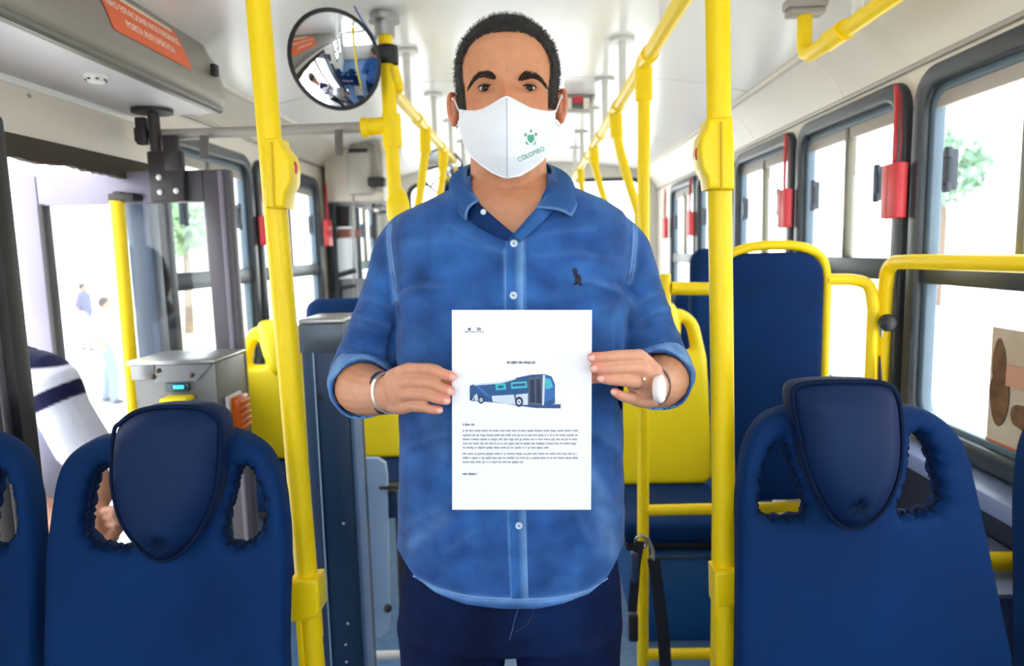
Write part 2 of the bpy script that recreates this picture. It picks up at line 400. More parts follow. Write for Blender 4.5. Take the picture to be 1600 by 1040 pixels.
# brush seal hanging at the door head: one strip, uneven lower edge
ys = np.linspace(1.02, 2.215, 70); top = []; bot = []
for i, y in enumerate(ys): top.append((y, 1.685)); bot.append((y, 1.625+.008*noise.noise(Vector((y*9, 0, 0)))+.006*random.random()))
obj('brush_seal', basis(plate(top+bot[::-1], (), .022), (XL+.018, 0, 0), EY, EZ, EX), mat('brush', (70, 62, 54), .9, bump=.6, bscale=300), p, smooth=False)
obj('jamb', box((XL-.05, 2.19, -.3), (XL+.03, 2.245, 1.67), .006), mat('jamb_blue', (66, 84, 112), .4), p)
obj('jamb', box((XL-.05, .99, -.3), (XL+.03, 1.045, 1.67), .006), mat('jamb_blue', (66, 84, 112), .4), p)

# ================================================================ OUTSIDE
struct(obj('ground', box((-80, -60, -.95), (80, 90, -.9)), mat('street_concrete', (222, 220, 216), .9, var=.08, vscale=.6), smooth=False))
def building(label, lo, hi, m, win, rows, cols, face):
    r = thing('building', label, 'building', ((lo[0]+hi[0])/2, (lo[1]+hi[1])/2, lo[2]))
    obj('wall', box(lo, hi), m, r, smooth=False)
    obj('roof_edge', box((lo[0]-.2, lo[1]-.2, hi[2]), (hi[0]+.2, hi[1]+.2, hi[2]+.3)), WHT, r, smooth=False)
    y0, y1 = lo[1], hi[1]; X = hi[0] if face > 0 else lo[0]
    for i in range(rows):
        for j in range(cols):
            y = y0+(y1-y0)*(j+.5)/cols; z = lo[2]+1.2+i*2.8; w = (y1-y0)/cols*.28
            f = obj('window', box((X-.03, y-w, z), (X+.05, y+w, z+1.3)), WHT, r, smooth=False)
            obj('pane', box((X-.02, y-w*.8, z+.12), (X+face*.06, y+w*.8, z+1.18)), win, f, smooth=False)
PANE = mat('far_pane', (206, 220, 226), .8)
building('pale cream shop building across the street beyond the open door', (-34, 14, -.9), (-26, 40, 5.6), mat('far_cream', (238, 232, 216), .9), PANE, 2, 6, 1)
building('white apartment block across the street outside the window row', (24, 4, -.9), (32, 44, 11), mat('far_white', (240, 240, 238), .9), PANE, 3, 8, -1)
def tree(label, c, h, r, col):
    t = thing('tree', label, 'tree', c)
    obj('trunk', limb([c, (c[0]+.1, c[1], c[2]+h*.5), (c[0], c[1]+.1, c[2]+h*.75)], [.16, .12, .06], 8, 3), mat('bark', (120, 104, 90), .9), t)
    V = []; Fs = []
    for i in range(900):
        d = np.random.normal(size=3); d /= np.linalg.norm(d); q = np.array(c)+(0, 0, h*.78)+d*r*(np.random.rand()**.4)*np.array([1, 1, .85])
        a, b = np.random.normal(size=3)*.12, np.random.normal(size=3)*.12; k = len(V)
        V += [q-a, q+b*.6, q+a, q-b*.6]; Fs.append((k, k+1, k+2, k+3))
    f = obj('foliage', (np.array(V), Fs), mat('leaf_'+label[:5], col, .7, var=.3, vscale=2), t, smooth=False); f['kind'] = 'stuff'
tree('tall green street tree seen through the nearest upper window', (11.5, 13.0, -.9), 6.2, 1.9, (116, 160, 150))
tree('slim pale tree beyond the second window', (14, 24, -.9), 6, 1.4, (140, 176, 150))
tree('green street tree seen through the door glass beside the jamb', (-10.5, 20.5, -.9), 4.2, 1.0, (130, 165, 120))
def walker(label, at, h, top, legs, face):
    x, y, z = at; s = h/1.7
    r = thing('person', label, 'person', at, 'people walking in the street')
    P = lambda a, b, c: (x+face*a*s, y+b*s, z+c*s)
    b = join(ell(P(.02, 0, 1.58), (.085*s, .075*s, .115*s)), limb([P(0, 0, 1.38), P(.01, 0, 1.5)], [.06*s, .05*s], 10, 2),
             limb([P(-.02, -.2, 1.36), P(-.05, -.24, 1.1), P(.08, -.22, .9)], [.055*s, .045*s, .032*s], 10, 3), limb([P(-.02, .2, 1.36), P(-.02, .25, 1.1), P(.1, .2, .92)], [.055*s, .045*s, .032*s], 10, 3),
             limb([P(0, 0, .95), P(0, 0, 1.15), P(0, 0, 1.36)], [.13*s, .14*s, .13*s], 14, 3))
    obj('body', remesh(b, .02*s, 2), mat('far_skin', (150, 110, 90), .7), r)
    t = join(limb([P(0, 0, .92), P(.01, 0, 1.15), P(0, 0, 1.38)], [.155*s, .165*s, .15*s], 16, 3), limb([P(0, -.17, 1.4), P(-.04, -.23, 1.15)], [.07*s, .062*s], 10, 3), limb([P(0, .17, 1.4), P(-.02, .24, 1.15)], [.07*s, .062*s], 10, 3))
    obj('shirt', remesh(t, .02*s, 3), mat('far_top_'+str(len(MATS)), top, .8), r)
    t = join(limb([P(0, -.08, .95), P(.1, -.09, .5), P(.06, -.09, .06)], [.11*s, .085*s, .06*s], 12, 3), limb([P(0, .08, .95), P(-.1, .09, .5), P(-.2, .09, .08)], [.11*s, .085*s, .06*s], 12, 3))
    obj('trousers', remesh(t, .02*s, 2), mat('far_legs_'+str(len(MATS)), legs, .8), r)
    for q in ((.1, -.09), (-.16, .09)): obj('shoe', ell(P(q[0], q[1], .045), (.13*s, .05*s, .045*s)), BLK, r)
    obj('hair', ell(P(-.01, 0, 1.62), (.095*s, .085*s, .1*s)), mat('far_hair', (40, 32, 30), .8), r)
p1 = Q(142, 575, 17.0); walker('distant pedestrian in dark top and grey trousers beyond the open door', (p1[0], 17.0, -.9), 1.72, (74, 80, 110), (170, 176, 190), 1)
p2 = Q(180, 640, 10.6); walker('distant pedestrian in white shirt and blue jeans beside the yellow door rail', (p2[0], 10.6, -.9), 1.7, (235, 235, 240), (100, 118, 165), 1)

# ================================================================ OVERHEAD DOOR COVER (left)
g = thing('door_mechanism_cover', 'grey overhead cover above the open door carrying an orange warning sticker', 'cover', (-1.1, 1.2, 1.82))
prof = [(-.965, 1.822), (-.945, 1.832), (-.928, 1.856), (-.926, 1.885), (-.94, 1.93), (-.958, 1.975), (-.985, 2.025), (-1.02, 2.05), (-1.09, 2.06), (-1.09, 1.83)]
YE = 2.17; YA = .55
rings = []
for y, sc in ((YA, 1), (1.2, 1), (1.9, 1), (YE-.05, 1), (YE-.015, .985), (YE, .95)):
    rings.append(np.array([(-1.1+(x+1.1)*sc, y, 1.93+(z-1.93)*sc) for x, z in prof]))
obj('cover_shell', loft(rings), GREYC, g, angle=35)
obj('underside', box((-1.24, YA, 1.822), (-.966, YE-.01, 1.834), .003), LILAC, g)
obj('lower_lip', tube([(-.952, YA, 1.833), (-.952, YE-.02, 1.833)], .0135, 10), mat('lip_grey', (108, 108, 104), .3), g)
# sensor on the underside
c = QZ(150, 122, 1.815)
s = obj('ceiling_sensor', join(loft([np.array([(c[0]+r*math.cos(t), c[1]+r*math.sin(t), z) for t in np.linspace(0, 2*math.pi, 20, endpoint=False)]) for r, z in ((.026, 1.822), (.026, 1.815), (.020, 1.810), (.017, 1.804), (.007, 1.802))])), WHT, g)
for t in np.linspace(0, 2*math.pi, 7, endpoint=False):
    obj('vent_slot', box((c[0]+.0205*math.cos(t)-.003, c[1]+.0205*math.sin(t)-.003, 1.8085), (c[0]+.0205*math.cos(t)+.003, c[1]+.0205*math.sin(t)+.003, 1.8115)), BLK, s, smooth=False)
obj('latch', box((-.936, 2.07, 1.915), (-.918, 2.10, 1.95), .006), BLK, g)
# sticker following the face of the cover
pz = np.array([p[1] for p in prof[3:8]]); pxx = np.array([p[0] for p in prof[3:8]])
def cover_pt(y, z, off): return np.array([np.interp(z, pz, pxx)+off, y, z])
ya, yb, za, zb = 1.585, 1.945, 1.897, 2.004
GN = 14; V = []; Fs = []
for lay in (.0012, .0026):
    for i in range(GN+1):
        for j in range(GN+1):
            V.append(cover_pt(ya+(yb-ya)*i/GN, za+(zb-za)*j/GN, lay))
def gi(l, i, j): return l*(GN+1)**2+i*(GN+1)+j
for i in range(GN):
    for j in range(GN):
        Fs.append((gi(1, i, j), gi(1, i+1, j), gi(1, i+1, j+1), gi(1, i, j+1))); Fs.append((gi(0, i, j), gi(0, i, j+1), gi(0, i+1, j+1), gi(0, i+1, j)))
st = obj('sticker', (np.array(V), Fs), ORG, g)
for txt, zc, sz in (('NÃO ESTACIONE NOS DEGRAUS', 1.966, .0245), ('PORTA AUTOMÁTICA', 1.930, .0245)):
    v, f = text_vf(txt, sz, .0003); v[:, 0] *= .9
    obj('sticker_text', (np.array([cover_pt((ya+yb)/2+p[0], zc+p[1]*1.05, .0032+p[2]) for p in v]), f), PRINTW, st, smooth=False)
v, f = box((ya+.10, 0, 0), (yb-.01, .001, .001)); 
V = [cover_pt(y, z, .003) for y in np.linspace(ya+.10, yb-.02, 8) for z in (1.992, 2.0035)]; Fs = [(2*i, 2*i+2, 2*i+3, 2*i+1) for i in range(7)]
obj('sticker_band', (np.array(V), Fs), mat('pale_print', (232, 216, 190), .5), st)

# ================================================================ DOOR LEAVES (swung open, across the doorway)
def leaf(n, Y, xa, xb, ztop, m1, m2, label):
    d = sgroup('door_%d' % n, (xb, Y, -.3)); zb = -.28
    obj('stile', box((xa, Y-.018, zb), (xa+.065, Y+.018, ztop-.001), .006), m1, d)
    obj('stile', box((xb-.085, Y-.022, zb), (xb, Y+.022, ztop), .01), m2, d)
    obj('top_rail', box((xa+.066, Y-.017, ztop-.095), (-1.13, Y+.017, ztop), .005), m1, d)
    obj('top_rail', box((-1.131, Y-.0175, ztop-.095), (xb-.084, Y+.0175, ztop), .005), m2, d)
    obj('bottom_rail', box((xa+.066, Y-.017, zb), (xb-.086, Y+.017, zb+.14), .005), m1, d)
    obj('edge_seal', box((xa+.064, Y-.022, zb), (xa+.082, Y+.016, ztop-.09), .004), BLK, d)
    obj('pane', box((xa+.07, Y-.003, zb+.13), (xb-.08, Y+.003, ztop-.09)), GLASSD, d, smooth=False)
    obj('edge_strip', box((xb-.034, Y-.026, zb), (xb-.018, Y-.016, ztop-.005), .003), mat('seal_lilac', (120, 112, 128), .5) if n == 1 else mat('seal_dark', (52, 48, 54), .5), d)
    return d
d1 = leaf(1, 2.10, -1.57, -.905, 1.645, ALU, ALUD, '')
# pivot arm hung from the cover
pv = Q(240, 165, 2.08)
obj('pivot_flange', tube([(pv[0], 2.07, 1.812), (pv[0], 2.07, 1.822)], .058, 20), BLK, d1)
obj('pivot_rod', tube([(pv[0]+.002, 2.07, 1.815), (pv[0]+.004, 2.07, 1.56)], .0165, 14), DKM, d1)
br = obj('pivot_bracket', join(box((pv[0]-.02, 2.052, 1.55), (pv[0]+.085, 2.078, 1.70), .006), box((pv[0]+.03, 2.05, 1.64), (pv[0]+.075, 2.075, 1.745), .006), box((pv[0]-.05, 2.055, 1.72), (pv[0]-.018, 2.08, 1.80), .005)), DKM, d1)
for q in ((248, 277), (250, 300), (275, 298)):
    c = Q(q[0], q[1], 2.05); obj('bolt', ell(c, (.009, .006, .009), seg=10, rg=6), WHT, br)
hp = [Q(183, 314, 2.05), Q(190, 400, 2.05), Q(207, 600, 2.05), Q(222, 800, 2.05)]
obj('grab_rail', tube(hp, .0205, 14), YEL, d1)
obj('grab_rail_mount', join(tube([hp[0]+(0, -.0, .012), hp[0]+(0, .03, .012)], .018, 12), box(hp[0]+(-.02, -.016, -.002), hp[0]+(.06, .04, .022), .006)), DKM, d1)
d2 = leaf(2, 1.23, -1.58, -.947, 1.645, ALUD, mat('near_black_frame', (16, 13, 17), .5), '')
obj('grab_bar', tube([(-.92, 1.19, .83), (-.60, 1.19, .83)], .014, 12), GREYP, d2)

# ================================================================ POLES AND RAILS
def line_ext(a, b, z0, z1):
    a = np.asarray(a); b = np.asarray(b); d = (b-a)/(b[2]-a[2]); return a+d*(z0-a[2]), a+d*(z1-a[2])
ROUND = lambda p, r, z0, z1: tube([(p[0], p[1], z0), (p[0], p[1], z1)], r, 16)
def polyplate(pts, Y, thick, bev=.006):
    P = [Q(x, y, Y) for x, y in pts]
    return basis(weld(plate([(p[0], p[2]) for p in P], (), thick, bev)), (0, Y, 0), EX, EZ, EY)
a, b = line_ext(Q(403, 0, 1.17), Q(479, 900, 1.17), .0, 2.075)
g = thing('grab_pole', 'yellow floor to ceiling pole rising beside the left foreground seat', 'pole', a)
obj('pole', tube([a+(0, 0, .002), b], .0197, 18), YEL, g)
obj('stop_button_housing', polyplate([(421, 220), (444, 219), (446, 229), (459, 244), (463, 262), (462, 287), (454, 303), (452, 326), (424, 326)], 1.155, .055), YEL, g)
obj('stop_button', ell(Q(461, 262, 1.155), (.004, .009, .011)), RED, g)
obj('housing_seam', tube([Q(424, 222, 1.125), Q(428, 324, 1.125)], .0016, 6), mat('yellow_dark', (214, 176, 0), .5), g)
s0, s1 = line_ext(a, b, Q(482, 955, 1.17)[2], Q(479, 897, 1.17)[2])
obj('clamp_sleeve', polyplate([(458, 899), (502, 896), (504, 912), (506, 946), (500, 954), (480, 960), (461, 962)], 1.165, .05), YEL, g)
l0 = Q(485, 955, 1.17); obj('lower_sleeve', tube([l0-(0, 0, .0), l0-(0, 0, .05)], .0205, 16), YEL, g)
w0 = Q(467, 962, 1.155); obj('side_bar', box((w0[0]-.005, 1.15, .01), (w0[0]+.005, 1.17, w0[2]), .002), YEL, g)
obj('foot_flange', tube([a+(0, 0, .001), a+(0, 0, .014)], .045, 18), STEEL, g)
a, b = line_ext(Q(1121, 0, 1.16), Q(1132, 900, 1.16), .0, 2.065)
g = thing('grab_pole', 'yellow floor to ceiling pole rising beside the right foreground seat', 'pole', a)
obj('pole', tube([a+(0, 0, .002), b], .0196, 18), YEL, g)
obj('stop_button_housing', polyplate([(1100, 190), (1138, 186), (1141, 240), (1141, 298), (1101, 297), (1099, 280), (1090, 262), (1087, 240), (1090, 216), (1097, 206)], 1.145, .055), YEL, g)
obj('stop_button', ell(Q(1089.5, 240, 1.145), (.004, .009, .011)), RED, g)
obj('housing_seam', tube([Q(1127, 190, 1.115), Q(1128, 296, 1.115)], .0016, 6), MATS['yellow_dark'], g)
obj('clamp_sleeve', polyplate([(1111, 884), (1146, 881), (1147, 936), (1112, 938)], 1.155, .05), YEL, g)
q0 = Q(1132, 936, 1.16); obj('lower_sleeve', tube([q0, q0-(0, 0, .03)], .0205, 16), YEL, g)
obj('foot_flange', tube([a+(0, 0, .001), a+(0, 0, .014)], .045, 18), STEEL, g)

# ceiling handrails with their grey hangers; the yellow stanchions under them
XRR, XLR, ZR = .325, -.42, 1.885
def rail(label, X, ya, yb, hang, fit):
    g = thing('ceiling_handrail', label, 'handrail', (X, (ya+yb)/2, ZR))
    obj('rail', tube([(X, ya, ZR), (X, yb, ZR)], .0187, 16), YEL, g)
    for y in fit: obj('joint_sleeve', tube([(X, y-.05, ZR), (X, y+.05, ZR)], .0235, 16), YEL, g)
    for y in hang:
        zc = ZC-.085*abs((X+.09)/1.01)**3
        obj('hanger', tube([(X, y, ZR+.015), (X, y, zc-.004)], .0135, 12), LGREY, g)
        obj('ceiling_flange', tube([(X, y, zc-.012), (X, y, zc-.002)], .042, 18), LGREY, g)
    return g
rail('yellow handrail under the ceiling right of the man', XRR, .2, 5.2, [1.68, 2.42, 2.97, 3.57, 4.25, 4.9], [.9, 1.93, 2.58, 3.2, 3.9])
rail('yellow handrail under the ceiling left of the man', XLR, 2.11, 5.2, [2.48, 3.15, 3.8, 4.5], [2.7, 3.4, 4.1])
def stanchion(label, X, y, xb, zb=.0, top=ZR, r=.0175, bend=True):
    g = thing('stanchion', label, 'pole', (X+xb, y, zb), 'yellow stanchions under the ceiling handrails')
    P = [(X, y, top), (X, y, top-.06), (X+xb*.35, y, top-.2), (X+xb, y, top-.38), (X+xb, y, zb+.002)] if bend else [(X, y, top), (X+xb*.2, y, top-.4), (X+xb, y, zb+.002)]
    obj('tube', tube(smoothp(P[:4], 5) if bend else P, r, 14), YEL, g)
    if bend: obj('lower_tube', tube([P[3], P[4]], r, 14), YEL, g)
    obj('joint_fitting', tube([(X, y, top+.005), (X+xb*.05, y, top-.1)], r*1.35, 14), YEL, g)
    return g
pt = Q(1004, 900, 1.98)
stanchion('straight yellow stanchion just right of the man with seat belt hanging on it', XRR, 1.98, pt[0]-XRR, bend=False)
stanchion('bent yellow stanchion behind the man, second under the right handrail', XRR, 2.62, .085, 1.2)
stanchion('thin bent yellow stanchion, third under the right handrail', XRR, 3.5, .09)
stanchion('farthest yellow stanchion under the right handrail', XRR, 4.4, .05)
stanchion('bent yellow stanchion behind the left mirror post, first under left handrail', XLR, 2.86, -.055, 1.2)
stanchion('yellow stanchion partly crossing the far round mirror', XLR, 3.45, -.06)
stanchion('farthest yellow stanchion under the left handrail', XLR, 4.05, -.01)
# left post with mirror
a, b = line_ext(Q(602, 60, 2.1), Q(618, 320, 2.1), .0, 2.062)
g = thing('mirror_post', 'yellow post left of the man that carries the round mirror and grey crossbar', 'pole', a)
obj('tube', tube([a+(0, 0, .002), b], .0215, 16), YEL, g)
obj('ceiling_flange', join(tube([b+(0, 0, -.005), b+(0, 0, .012)], .046, 20), tube([b+(0, 0, -.045), b], .03, 16)), STEEL, g)
obj('foot_flange', tube([a+(0, 0, .001), a+(0, 0, .014)], .05, 18), STEEL, g)
c = Q(606, 87, 2.1); obj('mirror_clamp', join(tube([c-(0, 0, .026), c+(0, 0, .026)], .031, 16), ell(c+(-.012, -.03, 0), (.03, .014, .022))), BLK, g)
t0, t1 = Q(566, 199, 2.1), Q(612, 195, 2.1)
obj('crossbar_socket', join(tube([t0, t1], .026, 16), tube([t0, t0+(.02, 0, .0)], .03, 16), tube([t1+(0, 0, .03), t1-(0, 0, .065)], .029, 16)), YEL, g)
q = Q(622, 322, 2.1); obj('lower_joint', ell(q+(.0, 0, -.01), (.036, .03, .07)), YEL, g)
# the sloping start of the left handrail
obj('rail_branch', tube(smoothp([Q(612, 105, 2.1), Q(621, 135, 2.12), (XLR+.003, 2.25, ZR+.006)], 5), .019, 14), YEL, g)
# round mirror
def mirror(label, c, r, n, wire=None):
    g = thing('convex_mirror', label, 'mirror', c)
    n = np.asarray(n, float); n /= np.linalg.norm(n); u = np.cross(n, EZ); u /= np.linalg.norm(u); v = np.cross(u, n)
    rings = []; T = np.linspace(0, 2*math.pi, 40, endpoint=False)
    for k in np.linspace(1, .02, 12):
        rings.append(np.array([c+r*.96*k*(math.cos(t)*u+math.sin(t)*v)+n*r*.22*(1-k*k) for t in T]))
    back = [np.array([c+r*k*(math.cos(t)*u+math.sin(t)*v)-n*d for t in T]) for k, d in ((.3, .035), (.8, .03), (1.0, .012))]
    obj('glass', loft(rings[::1], False), MIRR, g, angle=0)
    obj('back_shell', loft(back+[np.array([c+r*.97*(math.cos(t)*u+math.sin(t)*v) for t in T])], False), BLK, g)
    obj('rim', tube([c+r*.99*(math.cos(t)*u+math.sin(t)*v) for t in T], .0055, 8, closed=True), BLK, g)
    if wire is not None: obj('arm', tube(wire, .009, 8), BLK, g)
    return g
mc = Q(522, 95, 2.0)
mirror('round convex mirror mounted on the yellow post left of the man', mc, .1335, (-.12, -1, -.42), [mc+(.10, .03, .01), Q(590, 88, 2.06), Q(604, 87, 2.09)])
mc2 = Q(692, 268, 3.9); mirror('small dark round mirror far behind the man above his shoulder', mc2, .125, (-.3, -1, -.25), [mc2+(0, .03, .1), (mc2[0], 3.95, 1.88)])
# grey crossbar with two hanging stops
a, b = Q(220, 212, 2.1), Q(567, 199, 2.1)
g = thing('crossbar', 'grey horizontal crossbar running from the door pivot to the yellow post', 'bar', (a+b)/2)
obj('bar', tube([a+(.03, 0, 0), b], .0165, 14), GREYP, g)
obj('end_bracket', box(a+(-.012, -.02, -.022), a+(.035, .02, .022), .006), DKM, g)
for px, y0, y1 in ((319, 212, 249), (529, 203, 242)):
    obj('rubber_stop', tube([Q(px, y0, 2.07), Q(px+1, y1, 2.07)], .0125, 12), mat('stop_grey', (96, 90, 88), .6), g)
# blue wire hanging from the ceiling near the mirror
tag(obj('cable', tube(smoothp([Q(545, -14, 2.02), Q(556, 15, 2.03), Q(575, 45, 2.05), Q(588, 62, 2.06)], 4), .0028, 6), mat('blue_cable', (92, 128, 176), .5)), 'thin blue cable looping down from ceiling to the mirror clamp', 'cable')
# upper right handrail dropping from the ceiling
t = Q(1252, 12, 1.95); e = Q(1256, 92, 1.95)
g = thing('ceiling_handrail', 'yellow elbow handrail hanging from a ceiling bracket at upper right', 'handrail', t)
X = e[0]; P = [(X, t[1], ZC-.06)]+[(X, e[1], e[2]+.05), (X, e[1]-.012, e[2]+.014), (X, e[1]-.05, e[2])]+[(X+.003, e[1]-.4, e[2]+.002), (X+.005, .6, e[2]+.003)]
obj('tube', tube(np.concatenate([np.array(P[:1]), smoothp(P[1:4], 5), np.array(P[4:])]), .0195, 16), YEL, g)
obj('joint_sleeve', tube([(X, e[1]-.15, e[2]+.001), (X, e[1]-.25, e[2]+.001)], .0245, 16), YEL, g)
zc = ZC-.085*abs((X+.09)/1.01)**3
obj('ceiling_bracket', join(box((X-.055, t[1]-.03, zc-.034), (X+.055, t[1]+.03, zc-.004), .01), box((X-.048, t[1]-.026, zc-.05), (X+.048, t[1]+.026, zc-.034), .006)), GREYP, g)
obj('hanger', tube([(X+.002, e[1]-.30, e[2]+.012), (X+.002, e[1]-.30, zc-.002)], .013, 12), LGREY, g)
# wall handrail at right
g = thing('wall_handrail', 'yellow handrail running along the right wall below the big window', 'handrail', (1.0, 1.5, 1.32))
P = [(.985, .35, 1.335), (.985, 1.80, 1.325), (.985, 1.885, 1.322), (.988, 1.925, 1.30), (.99, 1.94, 1.25), (.99, 1.95, .85)]
obj('tube', tube(np.concatenate([np.array(P[:2]), smoothp(P[2:5], 5), np.array(P[5:])]), .019, 16), YEL, g)
obj('lower_post', tube([(.99, 1.95, .852), (.99, 1.95, .002)], .0188, 14), YEL, g)
# wheelchair backrest panel
YP = 1.93
def P2(x, y, Y=YP): p = Q(x, y, Y); return (p[0], p[2])
g = thing('wheelchair_backrest', 'tall blue padded backrest panel in a yellow tube frame beside the right pole', 'panel', (.66, YP, 0))
L0, Lt = P2(1120, 780), P2(1122, 384); R0, Rt = P2(1281, 785), P2(1284, 384)
ol = rrect(L0[0]+.0, L0[1], R0[0]-.012, Lt[1]-.022, .07)
obj('pad', basis(weld(plate(ol, (), .05, .018)), (0, YP, 0), EX, EZ, EY), BLU, g)
fp = [(L0[0], YP, .01), (L0[0], YP, Lt[1]-.10), (L0[0]+.02, YP, Lt[1]-.035), (L0[0]+.09, YP, Lt[1]-.005), (R0[0]-.09, YP, Lt[1]-.005), (R0[0]-.02, YP, Lt[1]-.035), (R0[0], YP, Lt[1]-.10), (R0[0]+.0, YP, .01)]
obj('frame', tube(np.concatenate([np.array(fp[:1]), smoothp(fp[1:7], 5), np.array(fp[7:])]), .0135, 14), YEL, g)
p = Q(1290, 437, YP); q = Q(1385, 442, YP)
obj('wall_bar', tube(smoothp([(R0[0], YP, p[2]), (.85, YP, p[2]), (.90, YP, p[2]-.003), (.935, YP-.01, p[2]-.02), (.944, YP-.02, p[2]-.08)], 4), .0165, 14), YEL, g)
obj('wall_bar_post', tube([(.944, YP-.02, p[2]-.075), (.944, YP-.02, .01)], .016, 12), YEL, g)
p = Q(1048, 450, YP); q = Q(1110, 452, YP)
obj('side_bar', tube([p, (L0[0], YP, q[2])], .0185, 14), YEL, g)
obj('side_bar_post', tube([p+(-.018, 0, .04), p+(-.018, 0, -.06)], .0185, 14), YEL, g)
# frame bars between the stanchion and the pole
for py, lab in ((795, 'upper yellow crossbar low between stanchion and right pole'), (1020, 'lowest yellow crossbar between stanchion and right pole')):
    p = Q(1008, py+2, 1.98); tag(obj('crossbar', tube([p+(-.0, 0, 0), (L0[0]+.26, 1.98, p[2]+.004)], .0165, 14), YEL), lab, 'bar', 'yellow crossbars of the low partition')
# belt with buckle on the stanchion
g = thing('seat_belt', 'black seat belt with buckle hanging on the yellow stanchion', 'belt', Q(1005, 860, 1.93))
BELT = mat('belt_webbing', (26, 28, 38), .6, bump=.3); 
def strap(pts, Y, w, m=BELT, nm='strap', par=None, th=.004):
    P = smoothp([Q(x, y, yy if yy else Y) for x, y, yy in pts], 5)
    T = np.gradient(P, axis=0); V = []; Fs = []
    for i, p in enumerate(P):
        s = np.cross(T[i]/np.linalg.norm(T[i]), EY); s /= np.linalg.norm(s)+1e-9
        for o in (-w/2, w/2):
            for d in (-th/2, th/2): V.append(p+s*o+EY*d)
    for i in range(len(P)-1):
        A, B = 4*i, 4*i+4
        for x, y in ((0, 1), (1, 3), (3, 2), (2, 0)): Fs.append((A+x, A+y, B+y, B+x))
    n = 4*(len(P)-1); Fs += [(0, 2, 3, 1), (n, n+1, n+3, n+2)]
    return obj(nm, (np.array(V), Fs), m, par, smooth=False)
strap([(1000, 845, 0), (994, 880, 0), (991, 920, 0), (988, 955, 0)], 1.93, .028, par=g)
strap([(1021, 872, 0), (1030, 940, 0), (1037, 1000, 0), (1040, 1045, 0)], 1.93, .036, par=g)
obj('buckle', box(Q(981, 996, 1.94), Q(998, 962, 1.915), .006), BLK, g)
obj('buckle', box(Q(985, 905, 1.94), Q(998, 865, 1.915), .006), mat('buckle_blue', (44, 60, 90), .4), g)
hk = [Q(1002+9*math.cos(t), 846+10*math.sin(t), 1.95) for t in np.linspace(0, 2*math.pi, 14, endpoint=False)]
obj('hook', join(tube(hk, .0045, 8, closed=True), tube(smoothp([Q(1012, 840, 1.95), Q(1020, 860, 1.94), Q(1021, 875, 1.93)], 4), .005, 8), tube([Q(1018, 868, 1.945), Q(1018, 884, 1.945)], .006, 8)), STEEL, g)
# crossing belt high up on the wall post
g = thing('wall_belt', 'dark retractor and belt tongue fixed to the yellow post under the window', 'belt', Q(1386, 505, 1.88))
obj('retractor', join(ell(Q(1386, 504, 1.87), (.024, .02, .024)), box(Q(1391, 590, 1.89), Q(1399, 450, 1.875), .003)), BLK, g)
obj('tongue', tube([Q(1376, 505, 1.87), Q(1377, 527, 1.87)], [.008, .002], 8), STEEL, g)
obj('hanging_end', tube([Q(1374, 556, 1.88), Q(1375, 600, 1.88)], [.003, .007], 8), BLK, g)

# ================================================================ EMERGENCY HAMMERS on the window pillars
def hammer(label, X, y, zb, zt, s, side):
    g = thing('emergency_hammer', label, 'hammer', (X, y, zb), 'red emergency hammers beside the windows')
    obj('case', box((X-side*.035, y-.032*s, zb), (X-side*.004, y+.032*s, zb+.13*s), .006), RED, g)
    obj('case_edge', box((X-side*.037, y+.012*s, zb+.002), (X-side*.03, y+.036*s, zb+.128*s), .002), mat('pale_red', (226, 110, 112), .4), g)
    obj('strap', tube(smoothp([(X-side*.02, y+.008, zb+.12*s), (X-side*.028, y-.006, (zb+zt)/2), (X-side*.022, y+.006, zt-.05), (X-side*.014, y+.03, zt)], 5), .0058, 8), RED, g)
    obj('wire', tube(smoothp([(X-side*.02, y-.016, zb+.12*s), (X-side*.02, y-.02, (zb+zt)/2+.05), (X-side*.016, y-.0, zt-.02)], 5), .003, 6), mat('red_wire', (150, 40, 50), .5), g)
for y, lab in ((1.93, 'red emergency hammer case nearest the camera between the two big windows'), (2.74, 'red emergency hammer case on the second window pillar at right'), (4.34, 'small red emergency hammer far back on the right wall'), (5.14, 'farthest red emergency hammer at the right rear corner')):
    hammer(lab, XR-.03, y, 1.44, 1.80, 1.15, 1)
hammer('red emergency hammer on the left wall just behind the yellow pole', XL+.03, 3.09, 1.43, 1.72, 1.0, -1)
hammer('pink red emergency hammer case at the end of the left windows', XL+.03, 4.06, 1.43, 1.80, 1.2, -1)

# ================================================================ FARE BOX by the door
YB = 1.62
a, b = Q(203, 566, YB), Q(336, 564, YB)
g = thing('fare_validator', 'stainless steel fare validator box with yellow reader behind left seat', 'fare box', ((a[0]+b[0])/2, YB, 0))
bd = obj('housing', box((a[0]+.006, YB, a[2]-.26), (b[0], YB+.17, a[2]-.002), .006), mat('brushed_housing', (128, 128, 128), .4, metal=.6, var=.15, vscale=12), g)
obj('lid', box((a[0]-.004, YB-.012, a[2]-.006), (b[0]+.004, YB+.175, a[2]+.004), .003), STEEL, g)
obj('front_flap', box(Q(205, 594, YB-.008), Q(242, 569, YB-.002), .002), mat('flap_grey', (150, 150, 152), .35, metal=.7), bd)
obj('front_plate', basis(plate([P2(245, 570, YB), P2(333, 568, YB), P2(309, 594, YB), P2(243, 596, YB)], (), .004), (0, YB-.004, 0), EX, EZ, EY), mat('plate_steel', (158, 158, 160), .3, metal=.8), bd, smooth=False)
for px, py in ((239, 588), (299, 586), (247, 579)): obj('screw', ell(Q(px, py, YB-.008), (.006, .004, .006), seg=10, rg=6), mat('screw_brown', (92, 76, 60), .5, metal=.4), bd)
obj('display', box(Q(258, 613, YB-.012), Q(297, 597, YB-.002), .004), mat('display_dark', (44, 70, 84), .2), bd)
